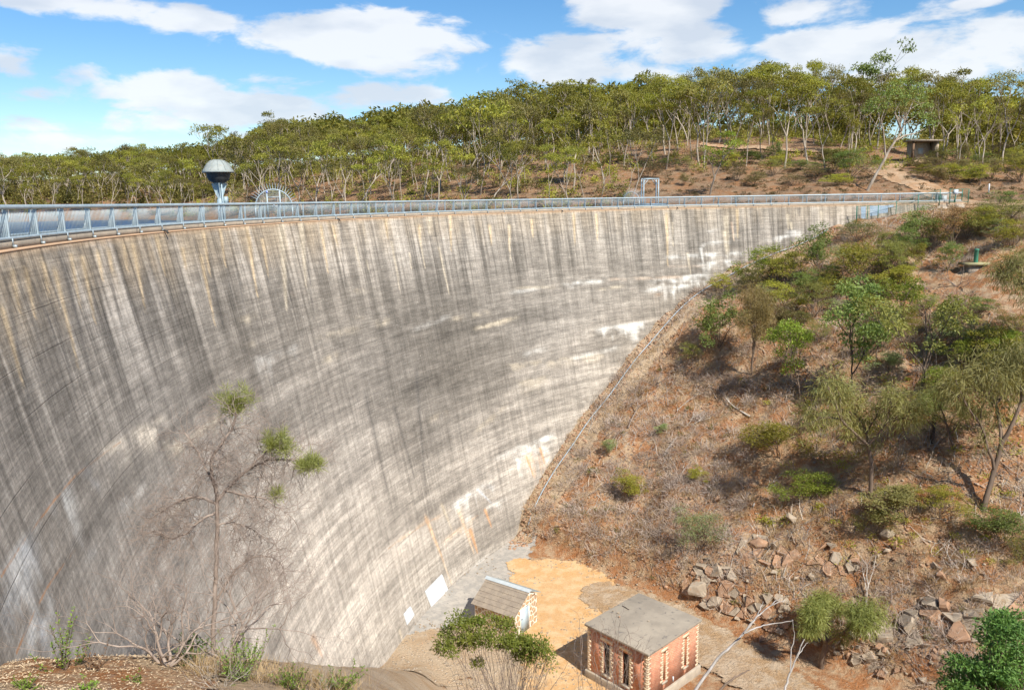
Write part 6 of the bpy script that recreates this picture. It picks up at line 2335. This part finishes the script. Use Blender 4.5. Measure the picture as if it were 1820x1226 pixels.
# dying she-oak with three green tufts
def dying_sheoak():
    Yq = 17.0
    q = at_y(378, 1150, Yq)
    q[2] = gz(q[0], Yq)

    def P(x, y, dy=0.0):
        return at_y(x, y, Yq + dy) - q
    pl = Plant(733)
    limbs = [([(378, 1185), (380, 1080), (385, 1000), (387, 930), (386, 880)], .055, .042, 0), ([(386, 880), (378, 850), (372, 820), (392, 790), (414, 762), (420, 735)], .045, .018, -.4),
             ([(386, 890), (410, 860), (445, 830), (480, 815), (520, 815), (548, 822)], .045, .014, .5), ([(386, 895), (350, 880), (320, 890), (290, 905), (262, 925)], .04, .010, .3),
             ([(384, 870), (365, 830), (350, 800), (330, 770)], .03, .010, .6), ([(400, 870), (430, 880), (470, 885), (505, 910)], .03, .008, -.6), ([(386, 910), (360, 920), (330, 950), (300, 960), (285, 945)], .03, .008, -.3),
             ([(445, 830), (470, 805), (490, 790)], .025, .010, .1), ([(387, 935), (410, 925), (440, 935), (470, 955)], .022, .007, .4), ([(380, 1075), (410, 1020), (450, 985), (490, 990), (510, 1020)], .035, .008, .5)]
    for pts, r0, r1, dy in limbs:
        A = np.array([P(x, y, dy * i / len(pts)) for i, (x, y) in enumerate(pts)])
        t = np.linspace(0, len(A) - 1, len(A) * 4)
        A = np.stack([np.interp(t, np.arange(len(A)), A[:, k]) for k in range(3)], -1)
        for _ in range(3):
            A[1:-1] = (A[:-2] + 2 * A[1:-1] + A[2:]) / 4
        A[1:-1] += pl.rg.normal(size=A[1:-1].shape) * .012
        pl.tubes.append(tube(A, np.linspace(r0, r1, len(A)), 6, False))
        if r0 < .05:
            for k in range(3, len(A), 1):
                for _ in range(3):
                    d = nrmz(A[k] - A[k - 2] + pl.rg.normal(size=3) * .12 * np.array([1, 1, 1.2]))
                    pl.grow(A[k], nrmz(d + pl.rg.normal(size=3) * .7), .34, .0085, 0, 3, spread=.7, up=-.03, wig=.22, kids=(2, 4), ratio=(.6, .95), sides=(3, 3, 3, 3), midtip=0)
    pl.tips = []
    for x, y, r in [(420, 712, 22), (405, 712, 20), (435, 710, 20), (415, 730, 16), (430, 728, 14), (485, 775, 18), (500, 792, 22), (515, 795, 14), (488, 795, 16), (552, 826, 15), (540, 830, 10), (565, 828, 9), (490, 878, 7)]:
        for _ in range(6):
            pl.tips.append((P(x + pl.rg.normal() * r * .55, y + pl.rg.normal() * r * .5, pl.rg.uniform(-.2, .2)), None))
    V, F = join(pl.tubes)
    LV, LF, LT = pl.needles(75, .20, .010, -.35, .08)
    put('she_oak', (mesh_np('branches', V, F, M_PALET, True), leaf_mesh('foliage', LV, LF, LT, leaf_mat('fresh_she_oak_needles', (.17, .185, .05), (.31, .31, .10), .4))), q, 0, 1,
        'dying she oak with bare twigs and three green tufts before the dam', 'tree', None, None, ('branches', 'foliage'))


dying_sheoak()


# leafy saplings and bushes on the near bank
def leafy(name, px, py, hp, stems, leafL, leafW, mat, label, seed, spread=.35, per=26, tilt=0.0):
    q = hit(px, py)
    s = px_scale(q)
    H_ = hp * s
    pl = Plant(seed)
    LVs, LT = [], []
    for k in range(stems):
        d = nrmz([pl.rg.normal() * spread + tilt, pl.rg.normal() * spread, 1])
        pts, _ = pl.path((pl.rg.normal() * .05, pl.rg.normal() * .05, -.05), d, H_ * pl.rg.uniform(.55, 1.05), 6, .1, .05)
        pl.tubes.append(tube(pts, np.linspace(.009, .003, 7), 4, False))
        t = pl.rg.uniform(.12, 1, per) * 6
        i0 = np.minimum(t.astype(int), 5)
        P = pts[i0] + (pts[i0 + 1] - pts[i0]) * (t - i0)[:, None]
        th_ = pl.rg.uniform(0, 6.28, per)
        D = np.stack([np.cos(th_), np.sin(th_), pl.rg.uniform(.1, 1.1, per)], -1)
        V, F = leaf_quads(P, D, leafL * pl.rg.uniform(.6, 1.2, per), leafW, pl.rg)
        LVs.append(V)
        LT.append(np.repeat(np.clip(pl.rg.normal(.4, .25, per), 0, 1), 4))
    V, F = join(pl.tubes)
    LV = np.vstack(LVs)
    me = leaf_mesh('foliage', LV, np.arange(len(LV)).reshape(-1, 4), np.concatenate(LT), mat)
    put(name, (mesh_np('stems', V, F, M_BARK_B), me), q, 0, 1, label, 'shrub', None, None, ('stems', 'foliage'))


L_SAP = leaf_mat('sapling_leaves', (.10, .20, .02), (.24, .32, .05), .35)
leafy('sapling', 114, 1190, 100, 9, .075, .026, L_SAP, 'leafy green sapling at the left on the near bank', 1, .22, 34)
leafy('sapling', 140, 1180, 62, 4, .07, .024, L_SAP, 'small sapling leaning right of the leafy green one', 2, .25, 24, .3)
leafy('shrub', 172, 1190, 50, 7, .05, .022, L_BROWN, 'little withered brown shrub right of the green saplings', 3, .4, 26)
leafy('shrub', 345, 1180, 52, 26, .07, .026, leaf_mat('dark_bush_green', (.05, .13, .015), (.12, .22, .03), .3), 'dark green bush at the foot of the near dead tree', 4, .55, 34)  # deeper green leaves than the saplings
leafy('shrub', 432, 1212, 92, 40, .055, .020, L_SAP, 'upright light green bush on the brow of the near bank', 5, .42, 44)
leafy('shrub', 505, 1224, 46, 18, .05, .02, L_SAP, 'small light green bush right of the upright one', 6, .45, 30)
leafy('shrub', 530, 1228, 56, 18, .05, .02, L_SAP, 'second small light green bush along the brow of the bank', 7, .45, 30)
leafy('shrub', 606, 1236, 62, 22, .06, .024, L_SAP, 'light green bush at the right end of the bank brow', 8, .5, 34)
leafy('ground_plant', 45, 1222, 26, 22, .05, .018, L_SAP, 'low green weed at the bottom left corner', 9, 1.2, 20)
leafy('ground_plant', 150, 1228, 26, 34, .05, .018, L_SAP, 'spreading green weed at the bottom edge of the bank', 10, 1.6, 20)
leafy('ground_plant', 240, 1212, 20, 10, .05, .02, L_SAP, 'tiny green weed on the bare soil of the bank', 11, .6, 16)
leafy('ground_plant', 40, 1168, 10, 10, .05, .02, L_SAP, 'tiny green plant on the rim of the bank beside the wall', 12, .9, 14)
for i_, (x, y, h_, lab) in enumerate([(395, 1224, 90, 'pale straw coloured dead bush at the bottom of the bank'), (470, 1226, 60, 'straw coloured dead bush between the green bushes'), (575, 1235, 60, 'dry twiggy bush before the foot of the wall'), (650, 1240, 70, 'dry reddish stalks at the right end of the bank')]):
    q = hit(x, y)
    s = px_scale(q)
    pr = dead_proto(760 + i_, H=1.0, mx=3, stems=12, bark=[M_DEADW, M_DEADT][i_ % 2], spread=.5, r=.008, wig=.14, fork=.35, low=1.0)
    put('dead_bush', (pr[0],), q, i_ * 1.1, h_ * s, lab, 'bush', None, None, ('branches',))
# tall grass on the brow
px_ = rg.uniform(330, 640, 260)
Pg = np.array([hit(a_, np.interp(a_, [330, 640], [1182, 1232]) + rg.uniform(-6, 14)) for a_ in px_])
tufts('dry_grass', Pg, 9, .38, .010, M_STRAW, rg, 'dry grass along the brow of the near bank', .1)
# litter on the bank: wood chips and leaves
Xc, Yc = rg.uniform(-12, 0.5, 19000), rg.uniform(8.5, 19.5, 19000)
k_ = side_of_dam(Xc, Yc) < -1.2
Xc, Yc = Xc[k_], Yc[k_]
Pl = np.stack([Xc, Yc, ground_z(Xc, Yc, side=-1) + .012], -1)
M_CHIP = leaf_mat('leaf_litter', (.50, .36, .20), (.62, .50, .34), .1)
V, F = leaf_quads(Pl, np.c_[rg.normal(size=(len(Pl), 2)), rg.normal(size=len(Pl)) * .15], .06 * rg.uniform(.4, 1.3, len(Pl)), .022, rg, -2.0)
o = obj_me('leaf_litter', leaf_mesh('leaf_litter', V, F, np.repeat(rg.uniform(0, 1, len(Pl)), 4), M_CHIP))
o['kind'] = 'stuff'
tag(o, 'dry leaf litter on the near bank', 'litter')


# ------------------------------------------------------------------ tall shrubs rising into the bottom of the frame
def rising(name, Y, crown, twigs, leafmat, label, seed, leafL=.06, leafW=.028, r=.28, per=150, trunk_r=.03, barkm=M_DEADT, cat='shrub', base_px=None):
    """crown: pixel spots with foliage; twigs: pixel spots reached by bare twigs"""
    allp = list(crown) + list(twigs)
    mx_ = np.mean([p[0] for p in allp]) if base_px is None else base_px
    q = near_base(mx_, 1226, Y)
    pl = Plant(seed)
    hub = at_y(mx_, 1370, Y) - q

    def branch(tgt, r0):
        mid = hub * .5 + tgt * .5 + pl.rg.normal(size=3) * .3 - np.array([0, 0, .1])
        t = np.linspace(0, 1, 9)[:, None]
        A = (1 - t) ** 2 * hub + 2 * t * (1 - t) * mid + t ** 2 * tgt
        A[1:-1] += pl.rg.normal(size=(7, 3)) * .03
        pl.tubes.append(tube(A, np.linspace(r0 * .75, .004, 9), 5, False))
        return A
    pl.tubes.append(tube(np.array([np.array([0, 0, -.2]), hub * .5 + np.array([.05, .05, 0]), hub]), [trunk_r * 1.5, trunk_r * 1.2, trunk_r], 6, False))
    for x, y in crown:
        tgt = at_y(x, y, Y + pl.rg.uniform(-.5, .5)) - q
        branch(tgt, trunk_r * .5)
        pl.tips.append((tgt, None))
    tips = pl.tips
    pl.tips = []
    for x, y in twigs:
        tgt = at_y(x, y, Y + pl.rg.uniform(-.5, .5)) - q
        A = branch(tgt, trunk_r * .4)
        for k in (4, 5, 6, 7, 8):
            pl.grow(A[k], nrmz(A[k] - A[k - 1] + pl.rg.normal(size=3) * .05), .24, .006, 0, 2, spread=.6, up=.0, wig=.15, kids=(2, 3), ratio=(.7, 1.0), sides=(3, 3, 3), midtip=0)
    pl.tips = tips
    V, F = join(pl.tubes)
    prs = [mesh_np('branches', V, F, barkm, True)]
    if crown:
        LV, LF, LT = pl.clumps(r, .75, per, leafL, leafW, 0.0, shell=.2)
        prs.append(leaf_mesh('foliage', LV, LF, LT, leafmat))
    put(name, prs, q, 0, 1, label, cat, None, None, ('branches', 'foliage'))


rr_ = np.random.default_rng(9)
crown_h = [(rr_.uniform(790, 912), rr_.uniform(1103, 1150)) for _ in range(26)] + [(rr_.uniform(830, 975), rr_.uniform(1140, 1185)) for _ in range(10)] + [(785, 1155), (800, 1160), (920, 1135), (930, 1150), (955, 1150), (965, 1158), (975, 1165), (940, 1165), (972, 1182), (905, 1120), (870, 1105), (850, 1108)]
rising('shrub', 19.0, crown_h, [(rr_.uniform(850, 1005), rr_.uniform(1150, 1200)) for _ in range(24)], leaf_mat('glossy_bush_leaves', (.15, .21, .03), (.32, .35, .07), .35), 'leafy green shrub with dead lower twigs in front of the stone hut', 21, .085, .034, .28, 210, base_px=905)
rising('dead_bush', 17.0, [], [(1030, 1120), (1045, 1130), (1060, 1125), (1075, 1140), (1095, 1128), (1110, 1135), (1130, 1150), (1140, 1170), (1120, 1145), (1085, 1150), (1055, 1160), (1105, 1165), (1150, 1185), (1020, 1160), (1035, 1180), (1090, 1180), (1125, 1190), (1070, 1135), (1100, 1115)], None, 'tangle of bare twigs in front of the brick building', 22, base_px=1085, cat='bush')
crown_r = [(rr_.uniform(1752, 1822), rr_.uniform(1100, 1226)) for _ in range(44)] + [(rr_.uniform(1680, 1755), rr_.uniform(1180, 1240)) for _ in range(20)] + [(1700, 1178), (1712, 1185), (1775, 1102), (1800, 1098), (1820, 1105)]
rising('feathery_tree', 13.0, crown_r, [], L_DARK, 'lush dark green feathery tree in the bottom right corner', 23, .085, .03, .26, 190, trunk_r=.06, cat='tree', barkm=M_BARK_B, base_px=1790)


# bare white limbs rising at the bottom, right of the brick building
def bare_limb(name, Y, runs, label, seed, mat):
    q = near_base(runs[0][0][0][0], 1226, Y)
    parts = []
    rgz = np.random.default_rng(seed)
    for pts, r0, r1 in runs:
        A = np.array([at_y(x, y, Y + .15 * i) for i, (x, y) in enumerate(pts)]) - q
        t = np.linspace(0, len(A) - 1, len(A) * 4)
        A = np.stack([np.interp(t, np.arange(len(A)), A[:, k]) for k in range(3)], -1)
        A[1:-1] += rgz.normal(size=A[1:-1].shape) * .006
        parts.append(tube(A, np.linspace(r0, r1, len(A)), 6, False))
    p0 = at_y(*runs[0][0][0], Y) - q
    parts.append(tube(np.array([np.array([-.1, 0, -.2]), p0 * .5 + np.array([-.08, 0, 0]), p0]), [runs[0][1] * 1.4, runs[0][1] * 1.2, runs[0][1]], 6, False))
    V, F = join(parts)
    o = obj(name, V, F, mat, None, True)
    o.location = tuple(q)
    tag(o, label, 'tree')


M_LIMBW = pmat('silver_dead_limb', (.46, .43, .40), (.28, .25, .22), 5, .85, .2, stretch=(1, 1, .2))
bare_limb('dead_tree', 15.0, [([(1228, 1240), (1250, 1205), (1280, 1165), (1312, 1135), (1330, 1115), (1342, 1100)], .038, .015), ([(1318, 1130), (1345, 1095), (1370, 1075), (1395, 1066)], .022, .006), ([(1322, 1125), (1350, 1112), (1385, 1106), (1410, 1102)], .018, .005),
                              ([(1370, 1075), (1378, 1068), (1392, 1062)], .01, .004), ([(1342, 1100), (1352, 1080), (1356, 1068)], .012, .004)], 'bare silver dead limb reaching up right of the brick building', 1, M_LIMBW)
bare_limb('dead_tree', 14.0, [([(1270, 1240), (1290, 1215), (1312, 1200), (1332, 1190)], .03, .012)], 'short dark broken limb beside the silver dead limb', 2, M_BARK_B)
bare_limb('dead_tree', 16.0, [([(1392, 1240), (1400, 1205), (1415, 1170), (1430, 1135)], .03, .012), ([(1405, 1195), (1406, 1160), (1412, 1130), (1408, 1100)], .016, .005), ([(1415, 1170), (1428, 1150), (1436, 1140)], .012, .004)], 'thin bare grey sapling in front of the feathery she oak', 3, M_LIMBW)
# stones, stick and leaves on the brick building roof
for i_, (x, y, w) in enumerate([(1083, 1082, 7), (1099, 1090, 6), (1100, 1097, 5), (1090, 1086, 4), (1153, 1104, 5)]):
    q = at_z(x, y, FLOOR + HB)
    o = obj_me('rock', RK[i_])
    s = px_scale(q)
    o.location = (q[0], q[1], FLOOR + HB + w * s * .28)
    o.scale = (w * s / 2,) * 3
    tag(o, 'small stone lying on the flat roof of the brick building', 'stone', 'stones on the brick building roof')
p0, p1 = at_z(1106, 1076, FLOOR + HB + .03), at_z(1118, 1083, FLOOR + HB + .03)
o = obj('stick', *tube([p0 - p0, (p1 - p0) * .5 + np.array([0, 0, .02]), p1 - p0], .025, 6), M_BARK_D)
o.location = tuple(p0)
tag(o, 'dark stick lying on the flat roof of the brick building', 'stick')
